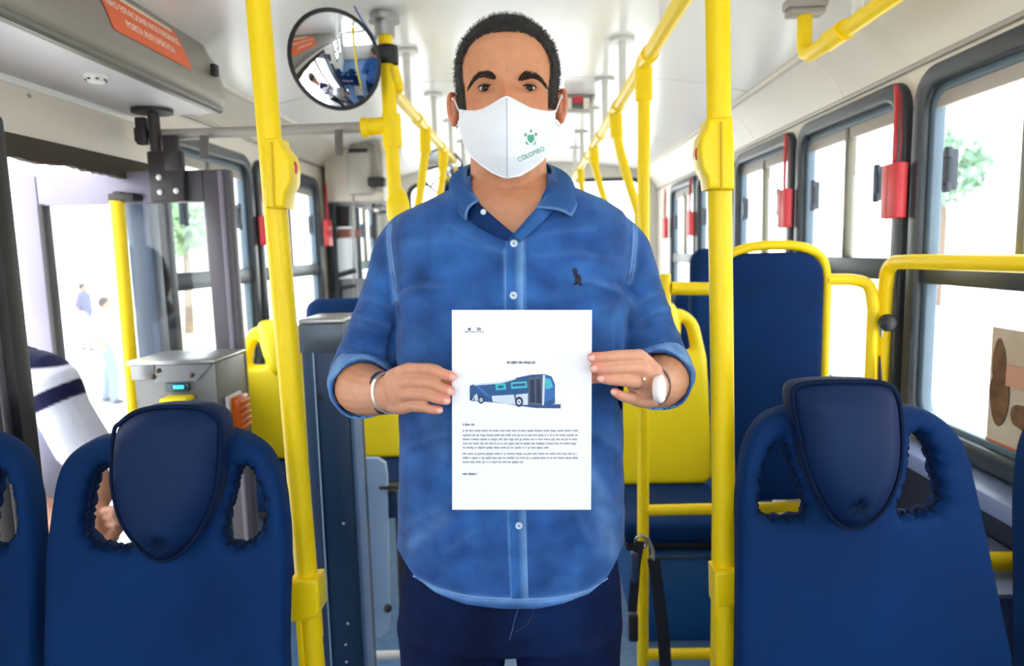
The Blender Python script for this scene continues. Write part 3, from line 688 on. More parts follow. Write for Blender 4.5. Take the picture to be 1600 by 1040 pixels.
obj('indicator_light', box(Q(270, 608, YB-.018), Q(288, 601, YB-.012), .002), mat('teal_led', (60, 190, 210), .3, emit=.6), bd)
obj('card_reader', box(Q(247, 632, YB-.05), Q(306, 615, YB), .007), YPL, g)
obj('pedestal', box((a[0]+.05, YB+.03, .0), (b[0]-.05, YB+.14, a[2]-.26), .006), STEELB, g)
lo = Q(353, 681, YB+.03)
ol = obj('lamp_base', box((b[0]+.002, YB+.03, lo[2]), (b[0]+.012, YB+.11, lo[2]+.10), .003), WHT, g)
obj('orange_lamp', join(box((b[0]+.012, YB+.035, lo[2]+.004), (b[0]+.036, YB+.105, lo[2]+.096), .008), *[box((b[0]+.034, YB+.04, lo[2]+.012+k*.016), (b[0]+.039, YB+.10, lo[2]+.02+k*.016), .002) for k in range(5)]), ORL, g)
# navy turnstile column
YT = 1.62
def P3(x, y): return Q(x, y, YT)
g = thing('turnstile_column', 'dark navy steel column with capped top left of the man', 'column', (P3(500, 800)[0], YT, 0))
a, b, c, d = P3(466, 503), P3(530, 500), P3(507, 1030), P3(566, 1030)
xa, xb = (a[0]+c[0])/2-.004, (b[0]+d[0])/2+.002
obj('body', box((xa, YT, .0), (xb, YT+.16, a[2]-.002), .004), STEELB, g)
obj('cap', box((xa-.003, YT-.003, a[2]-.006), (xb+.003, YT+.165, a[2]+.006), .003), STEEL, g)
obj('cap_skirt', box((xa-.002, YT-.004, a[2]-.075), (xb+.002, YT+.001, a[2]-.006), .001), mat('skirt_steel', (86, 96, 108), .35, metal=.5), g)
obj('edge_bead', tube([(xa+.030, YT-.002, a[2]-.06), (xa+.028, YT-.002, .05)], .0022, 6), mat('pale_bead', (150, 172, 196), .4), g)
obj('side_flange', box((xb, YT+.02, .05), (xb+.012, YT+.09, a[2]-.05), .003), mat('flange_blue', (112, 136, 176), .4), g)
for px, py in ((500, 621), (500, 532)): obj('lock', tube([Q(px, py, YT-.003), Q(px, py, YT+.004)], .007, 12), BLK, g)
for px, py in ((537, 818), (544, 974), (541, 1007), (542, 1034), (478, 535), (517, 537), (502, 510)): obj('rivet', ell(Q(px, py, YT-.001), (.0042, .003, .0042), seg=10, rg=6), STEEL, g)
# pale blue shield next to the column
YK = 1.95
g = thing('side_shield', 'pale blue grey shield panel with rounded corner beside the navy column', 'panel', (Q(575, 800, YK)[0], YK, 0))
ol = [P2(540, 716, YK), P2(590, 714, YK), P2(603, 722, YK), P2(606, 740, YK), P2(609, 960, YK), P2(606, 985, YK), P2(594, 995, YK), P2(572, 993, YK), P2(560, 1040, YK), P2(545, 1040, YK)]
obj('panel', basis(weld(plate(ol, (), .02, .004)), (0, YK, 0), EX, EZ, EY), PALEB, g)
obj('leg', box(tuple(Q(548, 1040, YK)-(0, .01, 0)), (Q(560, 1040, YK)[0], YK+.01, .0)), PALEB, g, smooth=False)
obj('arm_rest', box(Q(592, 763, YK-.02), Q(640, 752, YK+.03), .006), BLK, g)
obj('support', box(Q(606, 810, YK-.0), Q(622, 762, YK+.03), .004), STEELB, g)
obj('stop_knob', ell(Q(606, 950, YK-.02), (.013, .012, .013)), BLK, g)
obj('turnstile_bar', tube([Q(570, 1024, YK-.05), Q(640, 1022, YK-.05)], .013, 12), LGREY, g)

# ================================================================ REAR DETAILS
# beige rear-door bulkhead at left rear, with grey extractor box and black grip
YH = 4.12
g = thing('rear_door_bulkhead', 'beige bulkhead box at the left rear above the second door', 'bulkhead', (-1.1, YH, 0))
p0, p1 = Q(507, 330, YH), Q(578, 206, YH)
obj('body', box((XL+.03, YH, p0[2]+.05), (Q(600, 300, YH)[0], YH+.55, p1[2]), .02), CREAM, g)
obj('column', box((XL+.03, YH+.02, .0), (XL+.08, YH+.5, p0[2]+.05), .004), DKF, g)
q0, q1 = Q(549, 306, YH), Q(582, 236, YH)
bx = obj('grey_box', box((q0[0], YH-.09, q0[2]), (q1[0], YH+.002, q1[2]), .02), mat('grey_housing', (176, 172, 166), .4), g)
obj('top_slot', box((q0[0]+.02, YH-.092, q1[2]-.02), (q1[0]-.01, YH-.07, q1[2]+.006), .004), BLK, bx)
obj('bent_tube', tube(smoothp([Q(545, 228, YH-.05), Q(558, 218, YH-.05), Q(585, 222, YH-.05), Q(592, 240, YH-.05), Q(594, 300, YH-.05)], 5), .02, 10), GREYP, g)
obj('grip', box(Q(574, 291, YH-.12), Q(604, 278, YH-.04), .008), BLK, g)
hd = Q(517, 324, YH)
obj('monitor', box(Q(512, 354, YH+.06), Q(553, 322, YH+.10), .006), BLK, g)
obj('monitor_strip', box(Q(520, 372, YH+.06), Q(565, 357, YH+.09), .004), mat('rust_strip', (170, 110, 98), .6), g)
obj('pane', box(Q(553, 480, YH+.02), Q(600, 318, YH+.026)), GLASSD, g, smooth=False)
obj('pane_post', tube([Q(552, 305, YH), Q(553, 480, YH)], .006, 8), STEEL, g)
obj('pane_post', tube([Q(583, 318, YH-.03), Q(584, 372, YH-.03)], .01, 8), BLK, g)
obj('chrome_head', ell(Q(594, 327, YH-.03), (.05, .03, .03)), STEEL, g)
obj('lower_frame', join(tube([Q(528, 430, YH), Q(556, 422, YH)], .016, 8), tube([Q(530, 450, YH), Q(555, 446, YH)], .012, 8)), BLK, g)
obj('lower_panel', box((XL+.08, YH+.05, .0), (Q(592, 480, YH)[0], YH+.09, Q(540, 436, YH)[2]), .01), mat('far_lining', (150, 150, 158), .6), g)
# roof hatch with red and white lettered display
g = thing('roof_hatch', 'roof escape hatch handle with red insert near the rear ceiling', 'hatch', (.2, 3.3, ZC))
a = [QZ(884, 150, ZC-.02), QZ(931, 148, ZC-.02)]
V = [Q(880, 148, 3.25), Q(931, 148, 3.25), Q(921, 175, 3.25), Q(882, 174, 3.25)]
obj('tray', basis(weld(plate([(v[0], v[2]) for v in V], (), .06, .006)), (0, 3.28, 0), EX, EZ, EY), mat('tray_grey', (188, 186, 182), .4), g)
obj('dark_slot', basis(plate([P2(886, 151, 3.245), P2(926, 150, 3.245), P2(918, 170, 3.245), P2(886, 168, 3.245)], (), .004), (0, 3.246, 0), EX, EZ, EY), mat('slot_grey', (112, 108, 106), .5), g, smooth=False)
obj('red_insert', box(Q(896, 161, 3.238), Q(910, 151, 3.243)), RED, g, smooth=False)
for xx in (884, 912): obj('white_insert', box(Q(xx, 170, 3.236), Q(xx+9, 153, 3.242)), PRINTW, g, smooth=False)
obj('mount', box((V[0][0], 3.26, V[0][2]-.01), (V[1][0], 3.32, ZC-.004), .004), LGREY, g)
# poster on the lower right window
g = thing('poster', 'brown photo poster stuck on the lower right window by the foreground seat', 'poster', QX(1575, 730, XR-.002))
a, b, c, d = QX(1545, 510, XR-.003), QX(1600, 520, XR-.003), QX(1600, 735, XR-.003), QX(1549, 715, XR-.003)
ya, yb = a[1], .98; zt, zb = a[2], d[2]
def onwin(y, z, o): return (XR+.008-o, y, z)
def rectw(y0, y1, z0, z1, o): return box((XR+.006-o, y0, z0), (XR+.007-o, y1, z1))
obj('sheet', rectw(yb, ya, zb, zt, .0), mat('poster_paper', (216, 204, 190), .6, rgb2=(190, 172, 150), vscale=9), g, smooth=False)
def blob(cy, cz, ry, rz, nm, m, seed):
    off = .0002*seed
    P = []
    for t in np.linspace(0, 2*math.pi, 30, endpoint=False):
        k = 1+.28*noise.noise(Vector((math.cos(t)*1.3+seed, math.sin(t)*1.3, seed))); P.append((cy+ry*k*math.cos(t), cz+rz*k*math.sin(t)))
    return obj(nm, basis(plate(P, (), .001), (XR+.0045-off, 0, 0), EY, EZ, EX), m, g, smooth=False)
pb = mat('poster_brown', (128, 92, 62), .6, rgb2=(94, 62, 42), vscale=30); h = zt-zb
blob(ya-.03, zt-h*.27, .022, h*.17, 'printed_shape', pb, 1); blob(ya-.04, zt-h*.5, .032, h*.22, 'printed_shape', pb, 5); blob(ya-.12, zt-h*.62, .04, h*.1, 'printed_shape', pb, 9)
obj('printed_block', rectw(yb+.05, ya-.06, zt-h*.42, zt-h*.26, .005), mat('poster_red', (206, 150, 128), .6), g, smooth=False)
obj('printed_band', rectw(yb, ya-.001, zb, zb+h*.13, .0026), mat('poster_orange', (212, 106, 56), .6), g, smooth=False)

# ================================================================ SEATS
YS = 1.08
def cr(pts, n=5): return smoothp(pts, n, True)[:, :2]
def pxs(P, Y): return [tuple(Q(x, y, Y)[[0, 2]]) for x, y in P]
R_OUT = [(1149, 837), (1151, 780), (1157, 735), (1168, 694), (1191, 659), (1218, 643), (1250, 636), (1338, 640), (1426, 637), (1463, 648), (1491, 671), (1509, 703), (1518, 754), (1528, 823), (1541, 911), (1553, 1000)]
R_HOLES = [[(1224, 702), (1208, 720), (1198, 745), (1193, 768), (1191, 795), (1200, 808), (1225, 810), (1255, 808), (1262, 796), (1254, 768), (1243, 735), (1234, 704)],
           [(1440, 686), (1458, 698), (1467, 720), (1472, 750), (1475, 784), (1465, 796), (1440, 801), (1415, 804), (1409, 792), (1420, 765), (1430, 730), (1434, 696)]]
R_HEAD = [(1251, 601), (1278, 591), (1340, 589), (1398, 592), (1417, 611), (1422, 652), (1417, 721), (1398, 777), (1371, 811), (1338, 828), (1306, 816), (1283, 777), (1265, 731), (1255, 675), (1248, 629)]
L_OUT = [(84, 850), (88, 790), (91, 754), (98, 725), (112, 705), (135, 690), (161, 682), (250, 684), (337, 673), (372, 679), (400, 693), (422, 714), (441, 757), (448, 790), (455, 855), (458, 942), (459, 1000)]
L_HOLES = [[(160, 737), (146, 745), (135, 760), (130, 798), (130, 830), (141, 847), (179, 855), (202, 851), (194, 832), (180, 800), (169, 755)],
           [(373, 738), (390, 751), (403, 780), (409, 812), (405, 829), (387, 847), (366, 851), (352, 846), (350, 815), (358, 780), (364, 750)]]
L_HEAD = [(163, 670), (172, 655), (190, 640), (215, 631), (250, 628), (300, 630), (326, 643), (336, 660), (338, 711), (334, 769), (320, 812), (300, 847), (277, 869), (254, 876), (231, 867), (205, 841), (185, 812), (172, 777), (164, 735)]
def seat(name, label, cat, out, holes, head, star, Y, mb, mh, ms, group, floor=0.0, zc=.47, vox=.006, gather=True, yshift=0):
    """out/holes/head are (x,z) outlines on the plane Y; the seat faces the camera side (-Y)"""
    out = list(out); zlo = zc+.02
    r = out[-1]; l = out[0]
    dr = (out[-1][0]-out[-2][0])/(out[-2][1]-out[-1][1]+1e-9); 
    xr = r[0]+dr*(r[1]-zlo)*.15; xl = l[0]-(l[1]-zlo)*.03
    cx = (min(p[0] for p in out)+max(p[0] for p in out))/2
    out2 = cr(list(out), 4).tolist()[:-4]                    # smooth open part
    out2 = smoothp(out, 4).tolist()+[[xr, zlo+.03], [xr-.03, zlo], [xl+.03, zlo], [xl, zlo+.03]]
    root = thing(name, label, cat, (cx, Y+.1, floor), group)
    hs = [cr(h, 5) for h in holes]
    if gather: hs = [h.mean(0)+(h-h.mean(0))*1.14 for h in hs]
    hb = min(p[1] for p in head); head = [(x, hb+(z-hb)*(.955 if gather else 1)) for x, z in head]
    v, f = basis(plate(out2, hs, .058, .016, 3), (0, Y, 0), EX, EZ, EY)
    v, f = remesh((v, f), vox, 9)
    N = normals((v, f))
    uv = v[:, [0, 2]]
    for h in hs:
        H = np.vstack([h, h[:1]]); d, t = seg_dist(uv, H); wob = np.sin(t*2*math.pi*26+3*np.sin(t*40))
        v = v+N*(.0028*wob*np.exp(-(d/.014)**2)*(d < .05))[:, None] if gather else v
    n1 = nz(v, 6.0); v = v+N*(.0025*n1)[:, None]
    lean = .12
    def tilt(V):
        V = np.array(V); V[:, 1] += lean*(V[:, 2]-1.05); return V
    back = obj('backrest', (tilt(v), f), mb, root, angle=0)
    hd = np.array(cr(head, 5)); hc = hd.mean(0)
    v, f = basis(plate(hd, (), .10, .042, 4), (0, Y-.035, 0), EX, EZ, EY)
    v, f = remesh((v, f), vox, 8)
    N = normals((v, f)); uv = v[:, [0, 2]]; front = (N[:, 1] < -.2)
    rr = np.linalg.norm((uv-hc)/(hd.max(0)-hd.min(0))*2, axis=1); v[:, 1] -= .012*np.clip(1-rr**2, 0, 1)*front
    if star is not None:
        dv = uv-np.array(star); dd = np.linalg.norm(dv, axis=1); an = np.arctan2(dv[:, 1], dv[:, 0])
        v[:, 1] += front*(.010*np.exp(-(dd/.010)**2)+.0035*np.exp(-(dd/.022)**2)*np.maximum(0, np.cos(an*7+1))**6)
    h = obj('headrest', (tilt(v), f), mh, root, angle=0)
    H = np.vstack([hd, hd[:1]])
    sm = np.array([(hc[0]+(p[0]-hc[0])*.985, Y-.062, hc[1]+(p[1]-hc[1])*.985) for p in hd])
    if gather:
        obj('piping', (tilt(tube(sm, .0038, 6, closed=True)[0]), tube(sm, .0038, 6, closed=True)[1]), ms, h)
        if star is not None:
            parts = []
            for k in range(7):
                a = k*2*math.pi/7+.3; L = .013+.006*random.random()
                parts.append(tube([(star[0], Y-.088, star[1]), (star[0]+L*math.cos(a), Y-.0935, star[1]+L*math.sin(a))], [.0022, .0006], 6))
            v, f = join(*parts); obj('tuft_stitch', (tilt(v), f), ms, h)
    for hh in hs:
        k = 160; H = np.vstack([hh, hh[:1]]); L = np.r_[0, np.cumsum(np.linalg.norm(np.diff(H, axis=0), axis=1))]; t = np.linspace(0, L[-1], k, endpoint=False)
        P = np.stack([np.interp(t, L, H[:, 0]), np.full(k, Y), np.interp(t, L, H[:, 1])], 1)
        if gather:
            rad = .0035+.0026*np.abs(np.sin(np.arange(k)*.62))+.0015*np.random.rand(k); c2 = P.mean(0); P = c2+(P-c2)*(.985+.03*np.random.rand(k)[:, None]*(1, 0, 1)); P[:, 1] = Y-.006
        else: rad = np.full(k, .006)
        v, f = tube(P, rad, 7, closed=True); obj('hole_gather' if gather else 'hole_rim', (tilt(v), f), ms, root, angle=60)
    # seat cushion, shell and pedestal
    w = (xr-xl)/2; xm = (xr+xl)/2; yb = Y+lean*(zlo-1.05)
    v, f = remesh(box((xm-w*.98, yb-.40, zc-.07), (xm+w*.98, yb+.03, zc+.02), .03, 3), .012, 6); obj('cushion', (v, f), BLU, root, angle=0)
    obj('seat_pan', box((xm-w*.9, yb-.37, zc-.10), (xm+w*.9, yb+.04, zc-.065), .01), BLK, root)
    for yy in (yb-.30, yb-.02): obj('leg', tube([(xm-w*.5, yy, zc-.09), (xm-w*.5, yy, floor+.004)], .016, 12), DKM, root)
    for yy in (yb-.30, yb-.02): obj('leg', tube([(xm+w*.5, yy, zc-.09), (xm+w*.5, yy, floor+.004)], .016, 12), DKM, root)
    return root
GRP = 'blue upholstered passenger seats in the foreground'
st = Q(1338, 790, YS-.085); sR = seat('bus_seat', 'blue upholstered seat with headrest at lower right beside the pole', 'seat', pxs(R_OUT, YS-.012), [pxs(h, YS-.037) for h in R_HOLES], pxs(R_HEAD, YS-.075), (st[0], st[2]), YS, BLU, BLU2, BLUSEAM, GRP)
st = Q(253, 846, YS-.085); sL = seat('bus_seat', 'blue upholstered seat with headrest at lower left before the fare box', 'seat', pxs(L_OUT, YS-.012), [pxs(h, YS-.037) for h in L_HOLES], pxs(L_HEAD, YS-.075), (st[0], st[2]), YS, BLU, BLU2, BLUSEAM, GRP)
c = copy_tree(sR, (.37, -.0, -.02), 'blue window seat cut off by the right picture edge'); c.scale.x = .62
c = copy_tree(sL, (-.385, -.0, -.0), 'blue seat cut off by the left picture edge'); c.scale.x = .84
# yellow plastic seats: same shell, normalised
def norm(P, X, Z, zref, xref): return [(X+p[0]-xref, Z+p[1]-zref) for p in P]
o0 = pxs(R_OUT, YS); h0 = [pxs(h, YS) for h in R_HOLES]; d0 = pxs(R_HEAD, YS)
xref = (o0[0][0]+o0[13][0])/2; zref = Q(1230, 808, YS)[2]
def yseat(label, cx, hy, Y, floor, lowz, sc=1.0):
    c = Q(cx, hy, Y); f = lambda P: [(c[0]+(p[0]-xref)*sc, c[2]+(p[1]-zref)*sc) for p in P]
    o = f(o0)[:-2]; hd = [(x, z-.02*sc) for x, z in f(d0)]
    return seat('bus_seat', label, 'seat', o, [f(h) for h in h0], hd, None, Y, YPL, YPL, YPL, 'yellow priority seats behind the man', floor, lowz, .007, False)
PLZ = Q(1060, 868, 2.27)[2]
yR = yseat('yellow plastic priority seat behind the right pole', 1026, 551, 2.76, PLZ, Q(1026, 752, 2.76)[2])
yL = yseat('yellow plastic priority seat behind the left pole near the fare box', 447, 569, 2.85, 0, Q(440, 716, 2.85)[2], .93)
yL2 = copy_tree(yL, (.435, 0, 0), 'yellow plastic priority seat mostly hidden behind the man')
# raised platform under the right rear seats
struct(obj('platform', box((.345, 2.27, 0.001), (XR-.025, 5.6, PLZ), .006), mat('platform_blue', (18, 84, 150), .5, var=.08), smooth=True))
struct(obj('trim_7', box((.343, 2.262, PLZ-.012), (XR-.025, 2.29, PLZ+.004), .003), mat('edge_dark_blue', (40, 66, 100), .4)))
# plain high-back blue seats farther back
def highback(label, x0, x1, ztop, Y, floor):
    r = thing('bus_seat', label, 'seat', ((x0+x1)/2, Y, floor), 'high backed blue seats near the rear')
    v, f = remesh(basis(plate(rrect(x0, floor+.42, x1, ztop, .07), (), .09, .035, 3), (0, Y, 0), EX, EZ, EY), .012, 5); obj('backrest', (v, f), BLU, r, angle=0)
    v, f = remesh(box((x0, Y-.42, floor+.34), (x1, Y+.02, floor+.44), .03), .015, 5); obj('cushion', (v, f), BLU, r, angle=0)
    obj('base', box((x0+.1, Y-.3, floor+.003), (x1-.1, Y, floor+.35), .01), DKM, r)
p = Q(1077, 388, 3.2); highback('high blue seat back seen left of the tall backrest panel', p[0], p[0]+.24, p[2], 3.2, PLZ)
p = Q(1052, 470, 3.75); highback('blue seat back behind the yellow side bar', p[0], p[0]+.2, Q(1080, 450, 3.75)[2], 3.75, PLZ)
p = Q(478, 480, 3.5); highback('blue seat back behind the navy column at left rear', p[0], p[0]+.42, Q(505, 466, 3.5)[2], 3.5, 0)
# things low at the right wall
p = Q(1557, 877, 1.32)
tag(obj('grab_bar', tube([(.78, 1.32, p[2]), (XR-.03, 1.32, p[2])], .019, 14), YEL), 'short yellow bar low between the two right foreground seats', 'bar')
p = Q(1560, 932, 1.25)
g = thing('heater_box', 'lavender box low against the right wall beside the seat', 'box', (.93, 1.3, 0))
obj('body', box((.80, 1.25, .002), (XR-.03, 1.6, p[2]), .012), LAV, g)
obj('top_lip', box((.795, 1.245, p[2]-.004), (XR-.028, 1.605, p[2]+.008), .004), mat('lip_pale', (150, 164, 200), .4), g)
tag(obj('diagonal_brace', tube([Q(1418, 706, 1.9), Q(1490, 768, 1.86)], .0215, 14), YEL), 'yellow diagonal brace seen through the right seat cutout', 'bar')
g = thing('wheel_arch_box', 'beige wheel arch cover behind the right foreground seat', 'box', (.9, 2.0, 0))
p = Q(1445, 728, 1.98)
obj('body', box((.74, 1.98, .002), (XR-.03, 2.10, p[2]), .02), CREAM, g)
obj('bracket', box(Q(1418, 790, 1.955), Q(1432, 772, 1.978), .004), YPL, g)

# ================================================================ MAN IN THE AISLE
SKIN = attr_mat('skin', .48, sss=.12, bump=.12, bscale=500, spec=.35, var=.06, vscale=60)
SHIRT = attr_mat('denim_shirt', .85, bump=.35, bscale=900, spec=.15, var=.28, vscale=22, sheen=.1)
JEAN = mat('dark_jeans', (12, 34, 80), .85, rgb2=(6, 16, 46), vscale=9, bump=.35, bscale=900, spec=.15)
PALE = mat('pale_stitch', (120, 158, 212), .8)
YT_ = 1.18
man = thing('person', 'man in blue denim shirt and white face mask holding a printed sheet', 'person', Q(797, 880, YT_)*(1, 1, 0)+(0, 0, .0))
cx_at = lambda y: 797.0
def superring(c, hw, bf, bb, n=2.4, seg=40):
    P = []
    for a in np.linspace(0, 2*math.pi, seg, endpoint=False):
        ca, sa = math.cos(a), math.sin(a)
        x = hw*math.copysign(abs(ca)**(2/n), ca); y = (bb if sa > 0 else bf)*math.copysign(abs(sa)**(2/n), sa)
        P.append((c[0]+x, c[1]+y, c[2]))
    return np.array(P)
# torso rings:  picture row, half width px, centre px, front depth, back depth
TR = [(272, 62, 796, .06, .075), (288, 84, 797, .072, .085), (302, 112, 798, .082, .092), (318, 148, 798, .09, .10), (335, 176, 798, .098, .108), (360, 187, 798, .110, .115), (400, 186, 798, .122, .12), (450, 182, 798, .129, .12),
      (500, 180, 798, .127, .118), (560, 177, 798, .122, .115), (640, 174, 798, .122, .112), (720, 174, 799, .126, .115), (800, 176, 799, .13, .12), (860, 177, 798, .128, .122), (920, 177, 797, .122, .122), (975, 176, 797, .118, .12)]
def torso(inset, rows):
    R = []
    for y, hw, cx, bf, bb in rows:
        c = Q(cx, y, YT_); w = np.linalg.norm(Q(cx+hw, y, YT_)-c)
        R.append(superring(c, w-inset, bf-inset, bb-inset))
    return loft(R[::-1])
def A3(L): return [Q(x, y, d) for x, y, d in L]
AL = A3([(652, 366, 1.185), (627, 396, 1.19), (612, 450, 1.20), (590, 525, 1.215), (564, 588, 1.205), (567, 606, 1.150)])
AR = A3([(946, 366, 1.185), (974, 396, 1.19), (988, 450, 1.20), (1009, 525, 1.215), (1030, 575, 1.205), (1031, 592, 1.150)])
# ---------- body (one continuous skin mesh)
HX = Q(791.5, 130, 1.10)[0]; HY = 1.15; ZCH = Q(791, 262, 1.06)[2]
HR = [(-6, 20, 78, 25), (0, 34, 86, 8), (12, 46, 91, -20), (30, 56, 93, -50), (50, 63, 94, -76), (80, 70, 95, -90), (105, 75, 93, -97), (125, 77, 91, -101), (145, 79, 95, -103), (170, 79, 95, -104), (188, 74, 90, -101), (203, 65.5, 81, -94), (217, 53, 67, -82), (229, 38, 47, -64), (236, 24, 26, -44), (239.5, 9, 8, -22)]
rings = []
for z, hw, yf, yb in HR:
    P = []
    for a in np.linspace(0, 2*math.pi, 48, endpoint=False):
        ca, sa = math.cos(a), math.sin(a); n = 2.25
        x = hw*math.copysign(abs(ca)**(2/n), ca); m = (yf+yb)/2; y = m+(yf-yb)/2*math.copysign(abs(sa)**(2/n), sa)
        P.append((HX+x/1000, HY-y/1000, ZCH+z/1000))
    rings.append(np.array(P))
parts = [loft(rings)]
neck = A3([(795, 330, 1.185), (795, 290, 1.175), (794, 250, 1.165), (793, 215, 1.165)])
parts.append(limb(neck, [.074, .066, .063, .06], 20, 4))
# neck-shoulder slope (trapezius)
parts.append(limb(A3([(735, 322, 1.20), (796, 312, 1.20), (860, 322, 1.20)]), [.035, .05, .035], 16, 4))
def earmesh(s):
    c = np.array([HX+s*(.081 if s < 0 else .079), HY-.004, ZCH+.107]); rot = Matrix.Rotation(s*.42, 3, 'Z') @ Matrix.Rotation(-.12, 3, 'X')
    P = []
    for t in np.linspace(-.2, 1.62*math.pi, 22):
        P.append(np.array(rot @ Vector((s*(.009+.002*math.sin(t)), 0.0150*math.cos(t), .024*math.sin(t))))+c)
    lobe = ell(c+np.array(rot @ Vector((s*.004, -.006, -.022))), (.006, .008, .010))
    return [ell(c, (.006, .015, .024), rot), tube(P, .0042, 8), lobe]
parts += earmesh(1)+earmesh(-1)
parts.append(torso(.010, [r for r in TR if r[0] >= 272 and r[0] <= 800]))
FL = A3([(560, 590, 1.205), (566, 605, 1.150), (588, 613, 1.105), (611, 613, 1.068)]); FR = A3([(1036, 580, 1.205), (1036, 592, 1.150), (1030, 602, 1.10), (1021, 603, 1.062)])
parts.append(limb(list(AL[:5]), [.036, .038, .038, .043, .045], 16, 3)); parts.append(limb(list(AR[:5]), [.036, .038, .038, .043, .045], 16, 3))
parts.append(limb(FL, [.046, .047, .039, .030], 18, 4)); parts.append(limb(FR, [.044, .044, .037, .029], 18, 4))
def hand(wr, mcp, pip, tip, thumb, side):
    W = Q(*wr); out = []; nails = []; tips = []
    rad = [(.0115, .0091, .0083, .0076), (.0115, .0092, .0084, .0077), (.0112, .0089, .0081, .0074), (.0105, .0080, .0072, .0065)]
    for k in range(4):
        m, p, t = Q(*mcp[k]), Q(*pip[k]), Q(*tip[k]); d = (p+t)/2+np.array([0, -.004, .0])
        r = rad[k]
        out.append(limb([m, p, d, t], [r[0]*.92, r[1], r[2], r[3]], 14, 4))
        w0 = W+(Q(wr[0], wr[1]+(k-1.5)*13, wr[2])-W)
        out.append(limb([w0, (w0+m)/2+np.array([0, -.003, 0]), m], [.017, .0150, .0115], 14, 3))
        u = t-d; u /= np.linalg.norm(u); nails.append((t, u, r[3])); tips.append(t)
    T = [Q(*q) for q in thumb]; out.append(limb(T, [.018, .0155, .0115, .0095], 14, 4)); tips.append(T[-1])
    out.append(ell((W+Q(*mcp[1])+Q(*mcp[2]))/3, (.03, .016, .032)))
    return out, nails, tips
# picture-left hand
hl, nl, tl = hand((616, 611, 1.062), [(640, 577, 1.022), (638, 596, 1.018), (636, 615, 1.020), (637, 634, 1.026)], [(676, 577, .990), (674, 598, .987), (668, 617, .989), (662, 636, .995)],
              [(706, 588, .9755), (703, 610, .9755), (697, 625, .9758), (686, 640, .983)], [(618, 592, 1.065), (652, 588, 1.045), (690, 598, 1.008), (716, 604, .998)], -1)
hr, nr, tr = hand((1019, 601, 1.058), [(998, 556, 1.018), (1002, 575, 1.014), (1000, 597, 1.016), (994, 623, 1.022)], [(964, 556, .986), (966, 575, .984), (972, 594, .987), (976, 620, .996)],
              [(926, 558, .9755), (929, 575, .9755), (940, 591, .979), (960, 612, .989)], [(1015, 582, 1.06), (985, 580, 1.042), (945, 586, 1.006), (916, 590, .998)], 1)
parts += hl+hr
v, f = remesh(join(*parts), .0018, 4)
# face sculpting
lx = (v[:, 0]-HX)*1000; ly = (HY-v[:, 1])*1000; lz = (v[:, 2]-ZCH)*1000
head = (lz > -5); fr = np.clip((ly-30)/25, 0, 1)*head
EYX, EYZ = 33.0, (Q(791, 135, 1.065)[2]-ZCH)*1000
g2 = lambda x0, z0, sx, sz: np.exp(-((np.abs(lx)-x0)/sx)**2-((lz-z0)/sz)**2)
BRZ = EYZ+18
dy = -8.5*g2(EYX, EYZ+1, 15, 9.5)-3.5*g2(EYX-15, EYZ+1, 6, 8)+3.0*g2(EYX-2, BRZ+1, 21, 6)+2.0*g2(50, EYZ-24, 15, 11)
dy += 13*np.exp(-(lx/9.5)**2)*np.clip((EYZ+8-lz)/32, 0, 1)*(lz > EYZ-60)+2.5*np.exp(-(lx/9)**2-((lz-EYZ-6)/12)**2)
dy += -2.2*np.exp(-(lx/3)**2-((lz-BRZ-2)/9)**2)                       # frown line
dy += -.8*g2(EYX-1, EYZ-15, 15, 2.2)+.9*g2(EYX, EYZ-10.5, 14, 3)      # lower lid bag
dy += -.5*np.exp(-((lz-EYZ-42+.004*lx**2)/1.6)**2)*(np.abs(lx) < 48)-.4*np.exp(-((lz-EYZ-54+.004*lx**2)/1.6)**2)*(np.abs(lx) < 42)
v[:, 1] -= dy*fr/1000
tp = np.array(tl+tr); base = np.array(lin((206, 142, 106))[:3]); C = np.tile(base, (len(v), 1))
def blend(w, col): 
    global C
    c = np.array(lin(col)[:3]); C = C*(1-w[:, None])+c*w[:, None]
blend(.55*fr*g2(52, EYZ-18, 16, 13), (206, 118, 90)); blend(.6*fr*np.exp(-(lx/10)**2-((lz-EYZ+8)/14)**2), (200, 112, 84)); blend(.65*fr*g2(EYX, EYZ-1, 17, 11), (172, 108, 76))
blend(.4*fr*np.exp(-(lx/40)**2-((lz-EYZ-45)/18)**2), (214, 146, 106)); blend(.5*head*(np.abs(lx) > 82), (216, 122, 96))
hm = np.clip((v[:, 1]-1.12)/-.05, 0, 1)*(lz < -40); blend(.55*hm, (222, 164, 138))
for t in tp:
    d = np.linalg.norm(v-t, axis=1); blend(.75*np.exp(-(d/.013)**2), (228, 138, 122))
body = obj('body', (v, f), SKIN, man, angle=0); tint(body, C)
bvh_body = BVHTree.FromPolygons([Vector(p) for p in v], f)
NAIL = mat('fingernail', (236, 178, 164), .25, coat=.3)
for t, u, r in nl[:4]+nr[:4]:
    c = t+np.array([0, -r*.80, 0])+u*.001; e1 = u; e2 = np.array([0, -1, 0])-u*(-u[1]); e2 /= np.linalg.norm(e2); e3 = np.cross(e1, e2)
    vv, ff = ell((0, 0, 0), (r*.85, r*.62, r*.24), seg=14, rg=8); vv = c+vv[:, :1]*e1+vv[:, 1:2]*e3+vv[:, 2:3]*e2
    obj('fingernail', (vv, ff), NAIL, body)

